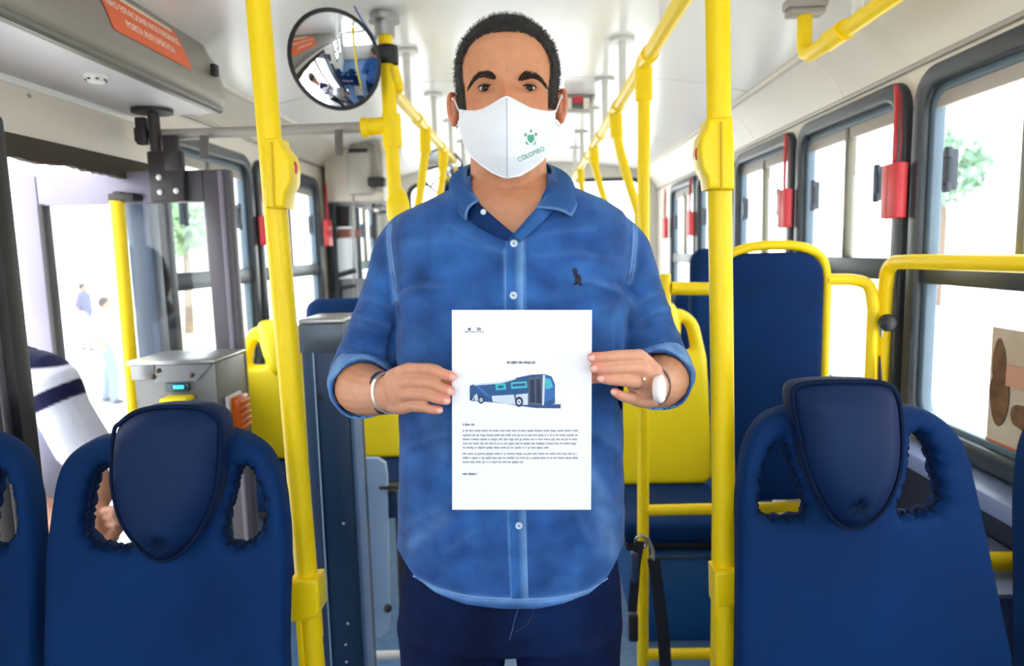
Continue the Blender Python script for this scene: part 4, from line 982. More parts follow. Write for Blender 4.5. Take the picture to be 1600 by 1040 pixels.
# ---------- eyes
WHITE = mat('eye_white', (226, 218, 212), .15, coat=.5); IRIS = mat('iris_brown', (44, 24, 14), .3, spec=.2, coat=.15); PUP = mat('pupil', (6, 4, 4), .2, spec=.2, coat=.15)
LIDM = mat('eyelid_skin', (178, 116, 84), .5, sss=.1, var=.08, vscale=90); LASH = mat('lash', (30, 20, 18), .7)
ex_px = {-1: 758.5, 1: 826.0}
for s in (-1, 1):
    q = Q(ex_px[s], 135, 1.066); R = .0122
    hit = bvh_body.ray_cast(Vector((q[0], .8, q[2])), Vector((0, 1, 0)))[0]
    c = np.array([q[0], hit.y+R-.0040, q[2]])
    vv, ff = ell((0, 0, 0), (R, R, R), seg=32, rg=24); vv = vv[:, [0, 2, 1]]; vv[:, 1] *= -1     # pole towards -Y
    look = np.array([s*.07-c[0], -c[1], 1.38-c[2]]); look /= np.linalg.norm(look); 
    e2 = -look; e1 = np.cross(e2, EZ); e1 /= np.linalg.norm(e1); e3 = np.cross(e1, e2)
    ang = np.degrees(np.arccos(np.clip(-vv[:, 1]/R, -1, 1)))
    W = c+vv[:, :1]*e1+vv[:, 1:2]*e2+vv[:, 2:3]*e3
    me = bpy.data.meshes.new('eyeball'); me.from_pydata([tuple(p) for p in W], [], ff); me.update()
    for m in (WHITE, IRIS, PUP): me.materials.append(m)
    for p in me.polygons:
        a = ang[list(p.vertices)].mean(); p.material_index = 2 if a < 11 else (1 if a < 28 else 0)
    eye = link('eyeball', me, None, man, angle=0)
    # lids: spherical patches above and below an almond opening
    RL = R+.0010; U = np.linspace(-1, 1, 25)
    def opening(u, up): return (11.5 if up else -25.5)*max(0, (1-abs(u)**2.3))+(-2.0*u*s if True else 0)*0
    lids = {}
    for up in (True, False):
        V = []; Fs = []; M = 9
        for u in U:
            lon = math.radians(u*62)
            o = opening(u, up)
            for k in range(M):
                lat = math.radians(o+((72 if up else -72)-o)*k/(M-1))
                rr_ = RL+(.0011 if k in (0, 1) else 0)*(1-abs(u))+.0006*k/(M-1)
                V.append(c+rr_*np.array([math.cos(lat)*math.sin(lon), -math.cos(lat)*math.cos(lon), math.sin(lat)]))
        for i in range(len(U)-1):
            for k in range(M-1):
                a0 = i*M+k; Fs.append((a0, a0+M, a0+M+1, a0+1) if up else (a0, a0+1, a0+M+1, a0+M))
        obj('upper_eyelid' if up else 'lower_eyelid', (np.array(V), Fs), LIDM, eye, angle=0)
        edge = [V[i*M]*1.0 for i in range(len(U))]
        edge = [np.array(p)+np.array([0, -.0005, 0]) for p in edge]
        obj('lash_line', tube(edge, ([.0009+.0008*(1-abs(u)) for u in U] if up else .0004), 6), LASH, eye)
    cr_ = [np.array([c[0]+R*1.25*u, 0, c[2]+.0128-.0062*u*u]) for u in np.linspace(-1, 1, 13)]
# ---------- eyebrows: individual hairs
BROW = mat('brow_hair', (58, 40, 32), .8)
def onface(x, z, off=.0):
    h = bvh_body.ray_cast(Vector((x, .8, z)), Vector((0, 1, 0)))
    return np.array([x, h[0].y-off, z])
BL = {-1: [(775, 121), (765, 118), (753, 115.5), (742, 118.5), (732, 127)], 1: [(810, 122), (819, 119), (831, 116), (842, 118), (851, 124.5)]}
for s in (-1, 1):
    P = smoothp([(x, y, 0) for x, y in BL[s]], 8)[:, :2]; parts = []
    for i in range(330):
        t = random.random(); k = t*(len(P)-1); i0 = int(k); q = P[i0]+(P[min(i0+1, len(P)-1)]-P[i0])*(k-i0); wv = 4.3*(1-.55*t)*(1-.45*(t < .12))
        off = (random.random()-.5)*2*wv; w = Q(q[0], q[1]+off, 1.055)
        dr = (P[min(i0+1, len(P)-1)]-P[max(i0-1, 0)]); dr /= np.linalg.norm(dr)
        a = onface(w[0], w[2], .0002); L = .0075*(.7+.5*random.random()); dz = -dr[1]*.8+(.75*(1-t)**2-.25*off/wv)*.8
        b = a+np.array([dr[0], 0, dz])*L; b = onface(b[0], b[2], .0011); m_ = (a+b)/2+np.array([0, -.0009, 0])
        parts.append(tube([a, m_, b], [.00042, .0004, .00012], 3, caps=False))
    obj('eyebrow', join(*parts), BROW, man)
# ---------- hair: short cap grown from the skull, with hair tips
HAIR = mat('black_hair', (30, 24, 23), .62, var=.3, vscale=300, bump=.6, bscale=1200)
lx = (v[:, 0]-HX)*1000; ly = (HY-v[:, 1])*1000; lz = (v[:, 2]-ZCH)*1000
HLZ = (Q(791, 53, 1.075)[2]-ZCH)*1000
def hairline(x): return np.interp(np.abs(x), [0, 28, 44, 55, 63, 69, 90], [HLZ, HLZ-2, HLZ-7, HLZ-16, HLZ-29, HLZ-46, HLZ-64])
def hairw(lx, ly, lz):
    top = lz-hairline(lx); w1 = np.clip(top/3.5, 0, 1)
    sx = np.clip((54-ly-12*np.clip((120-lz)/20, -1, 1)*0)/6, 0, 1)*np.clip((lz-np.interp(ly, [-110, -60, -10, 10, 20, 52], [62, 78, 122, 118, 96, 92]))/4, 0, 1)*(np.abs(lx) > 40)
    bk = np.clip((-40-ly)/10, 0, 1)*np.clip((lz-65)/5, 0, 1)
    return np.maximum(np.maximum(w1, sx), bk)
wv = hairw(lx, ly, lz)*(lz > 40)
ear = (np.abs(lx) > 79)&(lz < 136)&(ly > -40)&(ly < 30); wv[ear] = 0
keep = [q for q in f if min(wv[list(q)]) > .02]
idx = sorted(set(i for q in keep for i in q)); mp = {i: k for k, i in enumerate(idx)}
N = normals((v, f)); th = np.clip(wv, 0, 1)*np.interp(lz, [60, 150, 200, 240], [3.0, 5.0, 6.0, 7.0])/1000
hv = v+N*(th*(1+.12*nz(v*1.0, 140))+.0002)[:, None]
hair = obj('hair', (hv[idx], [tuple(mp[i] for i in q) for q in keep]), HAIR, man, angle=0)
parts = []; cand = [i for i in idx if wv[i] > .25]
for i in random.sample(cand, min(5200, len(cand))):
    p = v[i]+N[i]*th[i]*.75; n = N[i]+np.array([0, -.9, .15])*(.5 if lz[i] > 190 else .05)+np.array([0, 0, -.9])*(lz[i] < 185)+np.random.normal(size=3)*.25
    n /= np.linalg.norm(n); L = .0042+.003*random.random()
    parts.append(tube([p, p+n*L+N[i]*.0012], [.00042, .0001], 3, caps=False))
obj('hair_tips', join(*parts), HAIR, hair)['kind'] = 'stuff'
# ---------- face mask
TOPX, TOPY = zip(*[(717, 171), (728, 173.5), (742, 174.5), (756, 170.5), (772, 161.5), (784, 154), (791, 151), (799, 153.5), (811, 160.5), (829, 169.5), (846, 173.5), (860, 174.5), (868, 173)])
BOTX, BOTY = zip(*[(717, 190), (721, 208), (727, 229), (737, 245), (752, 258), (770, 270), (784, 276), (792, 277.5), (812, 274.5), (832, 263), (847, 251), (857, 237), (863, 217), (868, 192)])
def mask_y(x, t):
    yc = np.interp(t, [0, .12, .3, .5, .75, .9, 1.0], [.1075, .120, .131, .132, .122, .110, .099]); ys = np.interp(t, [0, 1], [.030, .026])
    a = np.minimum(np.abs(x)/.080, 1.05); return yc-(yc-ys)*(.16*a+.84*a**2.0)
def mask_pt(px, t, off=0.0):
    py = np.interp(px, TOPX, TOPY)*(1-t)+np.interp(px, BOTX, BOTY)*t
    Y = 1.06
    for _ in range(4):
        p = Q(px, py, Y); Y = HY-mask_y(p[0]-HX-.0005, t)-off
    p = Q(px, py, Y)
    h = bvh_body.ray_cast(Vector((p[0], .8, p[2])), Vector((0, 1, 0)))[0]
    if h is not None and h.y < p[1]+off+.002: p[1] = h.y-.002-off
    return p
def mask_px(px, py, off):
    a, b = np.interp(px, TOPX, TOPY), np.interp(px, BOTX, BOTY); return mask_pt(px, (py-a)/(b-a), off)
MASKM = mat('mask_fabric', (240, 242, 248), .8, bump=.12, bscale=900, sheen=.1)
cols = np.r_[np.linspace(717, 791.5, 34), np.linspace(792.5, 868, 34)]; rows = np.linspace(0, 1, 30)
V = [mask_pt(x, t) for x in cols for t in rows]+[mask_pt(x, t)+np.array([0, .0016, 0]) for x in cols for t in rows]
n0 = len(cols)*len(rows); m = len(rows); Fs = []
for i in range(len(cols)-1):
    for j in range(m-1):
        a = i*m+j; Fs.append((a, a+1, a+m+1, a+m)); Fs.append((n0+a, n0+a+m, n0+a+m+1, n0+a+1))
for i in range(len(cols)-1):
    for j in (0, m-1): a = i*m+j; Fs.append((a, a+m, n0+a+m, n0+a))
for j in range(m-1):
    for i in (0, len(cols)-1): a = i*m+j; Fs.append((a, a+1, n0+a+1, n0+a))
mask = obj('face_mask', (np.array(V), Fs), MASKM, man, angle=60)
obj('centre_seam', tube([mask_pt(792+.5*math.sin(t*2), t, .0004) for t in np.linspace(.02, 1, 24)], .0011, 6), mat('mask_seam', (206, 208, 220), .8), mask)
obj('edge_binding', tube([mask_pt(x, 0, .0003) for x in cols], .0013, 6), MASKM, mask); obj('edge_binding', tube([mask_pt(x, 1, .0003) for x in cols], .0013, 6), MASKM, mask)
GRN = mat('green_print', (84, 166, 140), .7)
v2, f2 = text_vf('COLOMBO', 10.5, .01)
ca, sa = math.cos(math.radians(24)), math.sin(math.radians(24)); L = []
for p in v2:
    x = p[0]*.86; bow = .0; L.append(mask_px(830+x*ca-p[1]*sa, 241-(x*sa+p[1]*ca)-bow, .0009+(.0003 if p[2] > 0 else 0)))
obj('mask_lettering', (np.array(L), f2), GRN, mask, smooth=False)
crest = [[(824, 211), (834, 210), (835, 218), (830, 224), (825, 219)], [(827, 206), (830, 201), (832, 206)], [(820, 208), (823, 207), (823, 212), (819, 213)], [(836, 207), (840, 208), (838, 213), (836, 211)], [(821, 220), (824, 222), (827, 227), (822, 225)], [(838, 217), (836, 223), (832, 227), (837, 225)]]
for P in crest:
    vv, ff = plate([(x, -y) for x, y in P], (), .2); obj('mask_crest', (np.array([mask_px(p[0], -p[1], .0009+(.0003 if p[2] > 0 else 0)) for p in vv]), ff), GRN, mask, smooth=False)
for s, xe in ((-1, 717), (1, 868)):
    top, bot = mask_pt(xe, .0), mask_pt(xe, 1.0)
    e = np.array([HX+s*.0875, HY+.004, ZCH+.124])
    obj('ear_loop', tube(smoothp([top+(0, 0, -.002), (top+e)/2+(s*.003, 0, .006), e, np.array([HX+s*.089, HY+.012, ZCH+.1]), np.array([HX+s*.0845, HY-.002, ZCH+.075]), bot+(0, 0, .002)], 5), .0013, 6), MASKM, mask)

# ---------- shirt
parts = [torso(0, TR), limb(list(AL), [.046, .049, .049, .056, .057, .054], 20, 4), limb(list(AR), [.046, .049, .049, .056, .057, .054], 20, 4)]
v, f = remesh(join(*parts), .0042, 5)
f = [tuple(q) for q in f]
pp = proj(v); zf = v[:, 1]
# openings: neck, cuffs, hem
HEMX = [560, 620, 645, 680, 730, 780, 840, 880, 920, 950, 976, 1030]; HEMY = [875, 882, 903, 921, 934, 938, 939, 935, 925, 907, 874, 868]
def hem_z(V):
    P = np.array([Q(x, y, YT_-.1) for x, y in zip(HEMX, HEMY)]); return np.interp(V[:, 0], P[:, 0], P[:, 2])
hz = hem_z(v); vneck = [(700, 230), (733, 262), (735, 292), (752, 322), (801, 366), (838, 324), (854, 292), (858, 262), (890, 230)]
armmask = (pp[:, 0] < 617) | (pp[:, 0] > 985)
rem = (v[:, 2] < hz) & ~((v[:, 2] > .95) & armmask)
rem |= inpoly(pp, vneck) & (zf < YT_-.02)
nk = Q(796, 285, YT_); rem |= (np.hypot(v[:, 0]-nk[0], v[:, 1]-(YT_-.005)) < .066) & (v[:, 2] > Q(796, 330, YT_)[2])
for A in (AL, AR):
    d = A[5]-A[4]; d /= np.linalg.norm(d); t = (v-A[5]) @ d; rem |= (t > .004) & (np.linalg.norm(v-A[5], axis=1) < .085)
keep = [q for q in f if not rem[list(q)].all()]
idx = sorted(set(i for q in keep for i in q)); mp = {i: k for k, i in enumerate(idx)}
v = v[idx]; f = [tuple(mp[i] for i in q) for q in keep]; rb = rem[idx]
pp = proj(v)
k = rb & inpoly(pp, vneck) & (v[:, 1] < YT_-.02)
for i in np.where(k)[0]:
    best = None
    for a, b in zip(vneck[:-1], vneck[1:]):
        a = np.array(a, float); b = np.array(b, float); t = np.clip(((pp[i]-a) @ (b-a))/((b-a) @ (b-a)), 0, 1); q = a+t*(b-a); d = np.linalg.norm(pp[i]-q)
        if best is None or d < best[0]: best = (d, q)
    v[i] = Q(best[1][0], best[1][1], v[i, 1])
pp = proj(v); hz = hem_z(v); k = rb & (v[:, 2] < hz+.002) & (v[:, 2] < .95); v[k, 2] = hz[k]
N = normals((v, f)); face = np.clip(-N[:, 1]*1.5, 0, 1)
FOLDS = [  # polyline (px), width px, height m
 ([(612, 478), (630, 458), (662, 449), (700, 447)], 5, .0045), ([(612, 462), (634, 446), (672, 436)], 5, -.003), ([(988, 480), (966, 455), (930, 440), (890, 438)], 6, .0035), ([(992, 462), (964, 440), (925, 428)], 5, -.0028),
 ([(622, 560), (650, 600), (668, 660)], 9, .004), ([(630, 700), (660, 690), (700, 676)], 8, .003), ([(626, 820), (660, 812), (704, 782)], 8, .0045), ([(626, 842), (668, 834), (720, 806)], 7, -.003),
 ([(970, 800), (935, 770), (915, 730)], 9, .0045), ([(972, 840), (930, 812), (905, 770)], 9, -.0035), ([(968, 700), (945, 690), (925, 670)], 8, .0035), ([(930, 860), (900, 800)], 9, .003), ([(700, 860), (740, 830)], 9, .0025),
 ([(640, 380), (700, 374), (770, 390)], 6, .0022), ([(650, 400), (720, 398), (780, 412)], 5, -.0018), ([(830, 400), (900, 395), (960, 405)], 6, .0022), ([(820, 372), (870, 362), (930, 356)], 6, .002), ([(700, 350), (740, 372), (785, 395)], 5, .002),
 ([(1068, 520), (1040, 530), (1000, 545), (972, 548)], 5, .0045), ([(1060, 500), (1020, 512), (985, 530)], 5, -.004), ([(1052, 480), (1020, 488), (990, 505)], 5, .004), ([(1040, 455), (1012, 462), (990, 480)], 5, .003), ([(1030, 430), (1005, 440)], 5, -.002),
 ([(528, 545), (560, 552), (600, 562)], 5, .0045), ([(540, 515), (572, 522), (612, 540)], 5, -.004), ([(548, 490), (580, 500), (615, 512)], 5, .0035), ([(560, 462), (590, 470), (614, 484)], 5, .0025), ([(575, 420), (600, 428)], 5, -.002),
 ([(618, 500), (612, 540), (608, 570)], 4, -.006), ([(986, 430), (974, 470), (966, 510), (964, 545)], 4, -.007), ([(612, 430), (618, 470), (622, 520)], 4, -.006)]
h = np.zeros(len(v))
for P, w, a in FOLDS:
    d, t = seg_dist(pp, P); h += a*np.exp(-(d/w)**2)*np.sin(math.pi*np.clip(.15+.7*t, 0, 1))
h = 2.1*h*face+.0024*nz(v*(1, 1, 2.2), 9)+.0010*nz(v*(1, 1, 1.6), 24, 5)
v = v+N*np.maximum(h, -.006)[:, None]
pp = proj(v)
base = np.array(lin((54, 102, 168))[:3]); dark = np.array(lin((29, 63, 124))[:3]); pale = np.array(lin((120, 164, 218))[:3])
w = np.clip(.5+.9*nz(v*(1, 1, 1.8), 11, 3), 0, 1)
w2 = np.clip(.5+1.1*nz(v*(1, 1, 1.3), 30, 9), 0, 1); w = np.clip(w*.75+w2*.35, 0, 1); C = base*(1-w[:, None]*.8)+dark*w[:, None]*.8
def wash(P, wd, amt, col=pale):
    global C
    d, t = seg_dist(pp, P); k = (amt*np.exp(-(d/wd)**2)*face)[:, None]; C = C*(1-k)+col*k
HEM = list(zip(HEMX, HEMY))[1:-1]
wash(HEM, 5, .75); wash([(608, 345), (607, 380), (613, 430), (618, 470)], 4, .7); wash([(993, 335), (992, 380), (989, 420), (985, 440)], 4, .7)
wash([(789, 390), (790, 470), (794, 800), (802, 935)], 2.6, .55); wash([(818, 370), (818, 470), (820, 800), (822, 938)], 2.2, .6)
wash([(900, 700), (935, 780), (960, 860)], 16, .4); wash([(640, 850), (690, 810)], 13, .3); wash([(660, 580), (690, 700)], 22, .2); wash([(985, 470), (1000, 520)], 10, .15)
for P, wd_, a in FOLDS:
    if a > 0: wash(P, wd_*.8, .08)
def addobj_solid(o, t, off=-1):
    m = o.modifiers.new('thickness', 'SOLIDIFY'); m.thickness = t; m.offset = off; return o
shirt = obj('shirt', (v, f), SHIRT, man, angle=0); tint(shirt, C); addobj_solid(shirt, .0022)
bvh = BVHTree.FromPolygons([Vector(p) for p in v], f)
def onshirt(px, py, off=.001):
    d = Vector(ray(px, py)).normalized(); h = bvh.ray_cast(Vector(CAM), d)
    return np.array(h[0])+np.array(h[1] if h[1].y < 0 else -h[1])*off if h[0] is not None else Q(px, py, YT_-.12)
# seams as raised double stitching
for P in ([(608, 350), (606, 372), (610, 410), (617, 455)], [(613, 350), (611, 372), (615, 410), (621, 450)], [(993, 352), (994, 372), (991, 410), (987, 438)], [(988, 352), (989, 372), (986, 410), (983, 436)]):
    obj('armhole_seam', tube([onshirt(x, y, .0006) for x, y in smoothp([(a, b, 0) for a, b in P], 6)[:, :2]], .0011, 5), PALE, shirt)
obj('hem_stitch', tube([onshirt(x, y-4, .0004) for x, y in smoothp([(a, b, 0) for a, b in HEM[1:-1]], 6)[:, :2]], .0012, 5), PALE, shirt)
# placket strip with buttons
PLK = attr_mat('placket_denim', .85, bump=.35, bscale=900, spec=.15, var=.28, vscale=22)
ys = np.linspace(372, 934, 90); V = []; Fs = []
for y in ys:
    c0 = np.interp(y, [372, 470, 800, 935], [803.5, 803.5, 808, 812])
    for k, dx in enumerate((-13.5, -12, 0, 12, 13.5)): V.append(onshirt(c0+dx, y, .0004 if k in (0, 4) else .0022))
for i in range(len(ys)-1):
    for k in range(4): a = i*5+k; Fs.append((a, a+5, a+6, a+1))
pk = obj('placket', (np.array(V), Fs), PLK, shirt, angle=60); cc = np.tile(base*.82, (len(V), 1)); cc[0::5] = pale; cc[1::5] = base*1.2; cc[3::5] = pale*.8; cc[4::5] = pale; tint(pk, cc)
BTN = mat('pearl_button', (206, 220, 236), .25, coat=.4)
for y in (381, 461, 541, 621, 701, 760, 820):
    c0 = np.interp(y, [372, 470, 800, 935], [803, 802, 810.5, 812]); c = onshirt(c0, y, .0034); T = np.linspace(0, 2*math.pi, 20, endpoint=False)
    rg = [np.array([c+r*(math.cos(t)*EX+math.sin(t)*EZ)+EY*d for t in T]) for r, d in ((.0058, .0014), (.0060, 0), (.0052, -.0012), (.0040, -.0006), (.0012, -.0004))]
    b = obj('button', loft(rg), BTN, shirt)
    obj('button_thread', tube([c+np.array([-.0014, -.0009, .0012]), c+np.array([.0014, -.0009, -.0012])], .0008, 5), BLUSEAM, b)
# embroidered bird on the chest
bird = [(896, 419), (899, 418), (902, 422), (901, 426), (905, 430), (908, 437), (907, 441), (911, 444), (905, 445), (903, 441), (900, 444), (896, 444), (899, 440), (898, 432), (897, 426), (894, 423)]
vv, ff = plate([(x, -y) for x, y in bird], (), .2); obj('chest_emblem', (np.array([onshirt(p[0], -p[1], .0012+(.0008 if p[2] > 0 else 0)) for p in vv]), ff), mat('emblem_navy', (24, 22, 48), .7), shirt, smooth=False)
# rolled cuffs
CUFF = mat('cuff_denim', (124, 168, 220), .85, rgb2=(84, 130, 196), vscale=40, bump=.3, bscale=900)
for A, fw in ((AL, FL), (AR, FR)):
    d = A[5]-A[4]; d /= np.linalg.norm(d); c = A[5]; rings = []
    for off, r in ((-.046, .0565), (-.042, .0590), (-.020, .0588), (.003, .0565), (.006, .0545), (.004, .051), (-.015, .049)):
        u = np.cross(d, EZ); u /= np.linalg.norm(u); w_ = np.cross(u, d); ring = []
        for t in np.linspace(0, 2*math.pi, 36, endpoint=False): ring.append(c+d*(off+.002*math.sin(3*t))+(r+.0015*math.sin(5*t+off*90))*(math.cos(t)*u+math.sin(t)*w_))
        rings.append(np.array(ring))
    cf = obj('cuff', loft(rings, False), CUFF, shirt); addobj_solid(cf, .002, 1)
    obj('cuff_stitch', tube(rings[2]*1.0+d*.0015, .0009, 5, closed=True), PALE, cf)
# collar: stand plus folded leaf on both sides
COLL = attr_mat('collar_denim', .85, bump=.35, bscale=900, spec=.15, var=.14, vscale=16)
def collar(T, E, nm):
    T = smoothp(A3(T), 6); E = smoothp(A3(E), 6); V = []; Fs = []; M = 9
    for a, b in zip(T, E):
        for k in range(M):
            s = k/(M-1); p = a*(1-s)+b*s; out = (b-a); o = np.array([p[0]-HX, p[1]-1.18, 0]); o /= np.linalg.norm(o)+1e-9
            V.append(p+o*.010*math.sin(math.pi*s)+np.array([0, -.004*math.sin(math.pi*s), .003*math.sin(math.pi*s)]))
    for i in range(len(T)-1):
        for k in range(M-1): q = i*M+k; Fs.append((q, q+1, q+M+1, q+M))
    o = obj(nm, (np.array(V), Fs), COLL, shirt, angle=0); cc = np.tile(base*.86, (len(V), 1)); n = len(T)
    for i in range(n): cc[i*M] = pale*.9; cc[i*M+M-1] = pale*.8; cc[i*M+1] = base*1.1
    cc[-M:] = pale*.7; tint(o, cc); addobj_solid(o, .0035, 0); return o
collar([(797, 252, 1.262), (836, 252, 1.245), (858, 259, 1.20), (861, 276, 1.155), (853, 298, 1.115), (838, 325, 1.078)], [(797, 285, 1.275), (850, 282, 1.262), (886, 286, 1.21), (900, 302, 1.15), (901, 320, 1.103), (893, 338, 1.064)], 'collar')
collar([(795, 252, 1.262), (757, 252, 1.245), (734, 259, 1.20), (730, 276, 1.155), (737, 296, 1.115), (748, 314, 1.083)], [(795, 285, 1.275), (742, 282, 1.262), (706, 288, 1.21), (706, 306, 1.15), (714, 326, 1.103), (728, 344, 1.064)], 'collar')
def band(pts_t, pts_b, nm, col):
    T = smoothp(A3(pts_t), 5); B = smoothp(A3(pts_b), 5); V = np.concatenate([T, B]); n = len(T)
    o = obj(nm, (V, [(i, i+1, n+i+1, n+i) for i in range(n-1)]), COLL, shirt, angle=0); tint(o, np.tile(col, (2*n, 1))); addobj_solid(o, .0025, 0); return o
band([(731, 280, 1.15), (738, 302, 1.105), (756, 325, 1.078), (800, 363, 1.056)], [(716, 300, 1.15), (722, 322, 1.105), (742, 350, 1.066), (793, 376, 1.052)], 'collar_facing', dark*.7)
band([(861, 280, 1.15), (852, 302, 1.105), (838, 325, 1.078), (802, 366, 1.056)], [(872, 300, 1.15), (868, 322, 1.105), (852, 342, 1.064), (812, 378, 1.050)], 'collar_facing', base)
p = Q(755, 331, 1.066); obj('collar_button', ell(p, (.0045, .002, .0045)), BTN, shirt)
# ---------- jeans and shoes
def lr(px, py, hw, d, Y=YT_): c = Q(px, py, Y); return superring(c, hw, d, d+.005, 2.5, 32)
R = [lr(797, y, np.linalg.norm(Q(797+hw, y, YT_)-Q(797, y, YT_))-.004, d) for y, hw, d in ((862, 170, .108), (900, 175, .112), (940, 177, .115), (975, 178, .112))]
parts = [loft(R[::-1])]
zc_ = Q(795, 1000, YT_)[2]
for s, px in ((-1, 706), (1, 886)):
    c = Q(px, 975, YT_); hip = superring(c+(0, .0, .02), .098, .108, .112, 2.4, 28); rings = [hip]
    for z, dx, hw, dp in ((zc_-.05, s*.0, .096, .10), (zc_-.14, s*.006, .090, .094), (.42, s*.012, .074, .08), (.25, s*.014, .072, .076), (.10, s*.015, .07, .074), (.035, s*.015, .072, .08)):
        rings.append(superring(np.array([c[0]+dx, YT_+.01, z]), hw, dp, dp, 2.3, 28))
    parts.append(loft(rings[::-1]))
v, f = remesh(join(*parts), .006, 5); N = normals((v, f)); v = v+N*(.003*nz(v*(1, 1, 1.5), 11))[:, None]
jn = obj('jeans', (v, f), JEAN, man, angle=0)
bj = BVHTree.FromPolygons([Vector(p) for p in v], f)
def onj(px, py, off=.0008):
    h = bj.ray_cast(Vector(CAM), Vector(ray(px, py)).normalized()); return np.array(h[0])+np.array([0, -off, 0]) if h[0] is not None else Q(px, py, 1.07)
obj('fly_seam', tube([onj(x, y) for x, y in ((811, 938), (809, 952), (804, 968), (800, 985), (796, 999))], .0007, 5), mat('jean_stitch', (84, 96, 134), .8), jn)
obj('fly_stitch', tube(smoothp([onj(x, y) for x, y in ((834, 944), (832, 960), (822, 976), (806, 986))], 4), .0005, 5), mat('jean_stitch2', (70, 66, 80), .8), jn)
for s, px in ((-1, 706), (1, 886)):
    c = Q(px, 975, YT_); x = c[0]+s*.015
    v, f = remesh(join(ell((x, YT_-.07, .045), (.048, .15, .042)), ell((x, YT_+.03, .06), (.045, .065, .055))), .008, 3); v[:, 2] = np.maximum(v[:, 2], .004); obj('shoe', (v, f), mat('brown_shoe', (70, 48, 36), .5), man)
# ---------- wrist things and ring
def wrist_band(c, d, r, w, m, nm, th=.0025, squash=.9):
    d = d/np.linalg.norm(d); u = np.cross(d, EZ); u /= np.linalg.norm(u); z = np.cross(u, d); T = np.linspace(0, 2*math.pi, 36, endpoint=False)
    rg = [np.array([c+d*o+k*(math.cos(t)*u*squash+math.sin(t)*z) for t in T]) for o, k in ((-w/2, r), (-w/2, r+th), (w/2, r+th), (w/2, r))]
    vv, ff = loft(rg, False); n = len(T); ff += [(3*n+i, 3*n+(i+1) % n, (i+1) % n, i) for i in range(n)]
    return obj(nm, (vv, ff), m, man, angle=30)
d = FL[3]-FL[2]; c = FL[3]-d*.12
wrist_band(c, d, .0325, .011, mat('steel_bracelet', (206, 206, 208), .25, metal=.8), 'bracelet'); wrist_band(c-d/np.linalg.norm(d)*.013, d, .0332, .011, mat('dark_bracelet', (34, 30, 46), .5), 'bracelet')
d = FR[3]-FR[2]; c = FR[3]+d*.02
wt = wrist_band(c, d, .0290, .014, mat('watch_strap', (104, 84, 76), .5), 'watch_strap', .0025, .9)
dn = d/np.linalg.norm(d); o_ = np.array([.9, -.42, .05]); o_ /= np.linalg.norm(o_); dn = np.cross(o_, EZ); dn /= np.linalg.norm(dn)
hh_ = bvh_body.ray_cast(Vector(CAM), Vector(ray(1026, 606)).normalized())[0]; cc = np.array(hh_)+np.array([.003, -.007, 0]); T = np.linspace(0, 2*math.pi, 24, endpoint=False); e2 = np.cross(dn, o_)
obj('watch_case', loft([np.array([cc+o_*h+r*(math.cos(t)*dn+math.sin(t)*e2) for t in T]) for r, h in ((.019, -.006), (.0215, -.002), (.0215, .003), (.0185, .006))]), mat('watch_white', (240, 236, 236), .3), wt)
m_, p_ = Q(1000, 597, 1.016), Q(972, 594, .987); d = p_-m_
wrist_band(m_+d*.12, d, .0112, .005, mat('silver_ring', (220, 214, 200), .2, metal=.9), 'finger_ring', .0016, 1.0)

# ================================================================ THE SHEET OF PAPER
YPp = .985
g = thing('printed_sheet', 'white printed sheet with a small bus picture held by the man', 'paper', Q(815, 796, YPp))
a, b = Q(706, 484, YPp), Q(925, 484, YPp); c_, d_ = Q(923.5, 796, YPp), Q(706.5, 796, YPp)
x0, x1, z1, z0 = (a[0]+d_[0])/2, (b[0]+c_[0])/2, (a[2]+b[2])/2, (c_[2]+d_[2])/2
def bend(V):
    V = np.array(V); u = (V[:, 0]-x0)/(x1-x0); t = (V[:, 2]-z0)/(z1-z0); return V
nx, nzz = 14, 20; V = []; Fs = []
for s in (0, .0004):
    for i in range(nx+1):
        for j in range(nzz+1): u_, t_ = i/nx, j/nzz; V.append((d_*(1-u_)+c_*u_)*(1-t_)+(a*(1-u_)+b*u_)*t_+np.array([0, s, 0]))
o0_ = (nx+1)*(nzz+1)
for i in range(nx):
    for j in range(nzz):
        q = i*(nzz+1)+j; Fs.append((q, q+nzz+1, q+nzz+2, q+1)); Fs.append((o0_+q, o0_+q+1, o0_+q+nzz+2, o0_+q+nzz+1))
sheet = obj('sheet', (bend(V), Fs), mat('paper_white', (246, 245, 252), .75), g, angle=0)
INK = mat('ink_grey', (150, 148, 160), .8); INKD = mat('ink_dark', (96, 94, 108), .8)
def pr(px, py, lay): p = Q(px, py, YPp); return np.array([p[0], YPp-lay, p[2]])
def flat(P, lay, nm, m, par):
    V = []; cu = plate([(x, -y) for x, y in P], (), .2)
    V = np.array([pr(p[0], -p[1], lay+(.00025 if p[2] > 0 else 0)) for p in cu[0]]); top = V
    return obj(nm, (bend(top), cu[1]), m, par, smooth=False)
def textline(xa, xb, y, hgt, m, seed, par, full=True):
    """a row of glyph-sized strokes grouped in words (the print is too small to read)"""
    rnd = random.Random(seed); V = []; Fs = []; x = xa
    while x < xb-1:
        L = rnd.choice([2, 3, 4, 5, 6, 7, 8, 9])
        for _ in range(L):
            if x > xb-1: break
            w = rnd.choice([.9, 1.3, 1.5]); t = hgt*(1.0 if rnd.random() > .3 else 1.45); b_ = hgt*(.0 if rnd.random() > .12 else .4)
            k = len(V); V += [pr(x, y-t/2, .0006), pr(x+w*.7, y-t/2, .0006), pr(x+w*.7, y+hgt/2+b_, .0006), pr(x, y+hgt/2+b_, .0006)]; Fs.append((k, k+1, k+2, k+3)); x += w
        x += 1.5
    return obj('text_line', (bend(V), Fs), m, par, smooth=False)
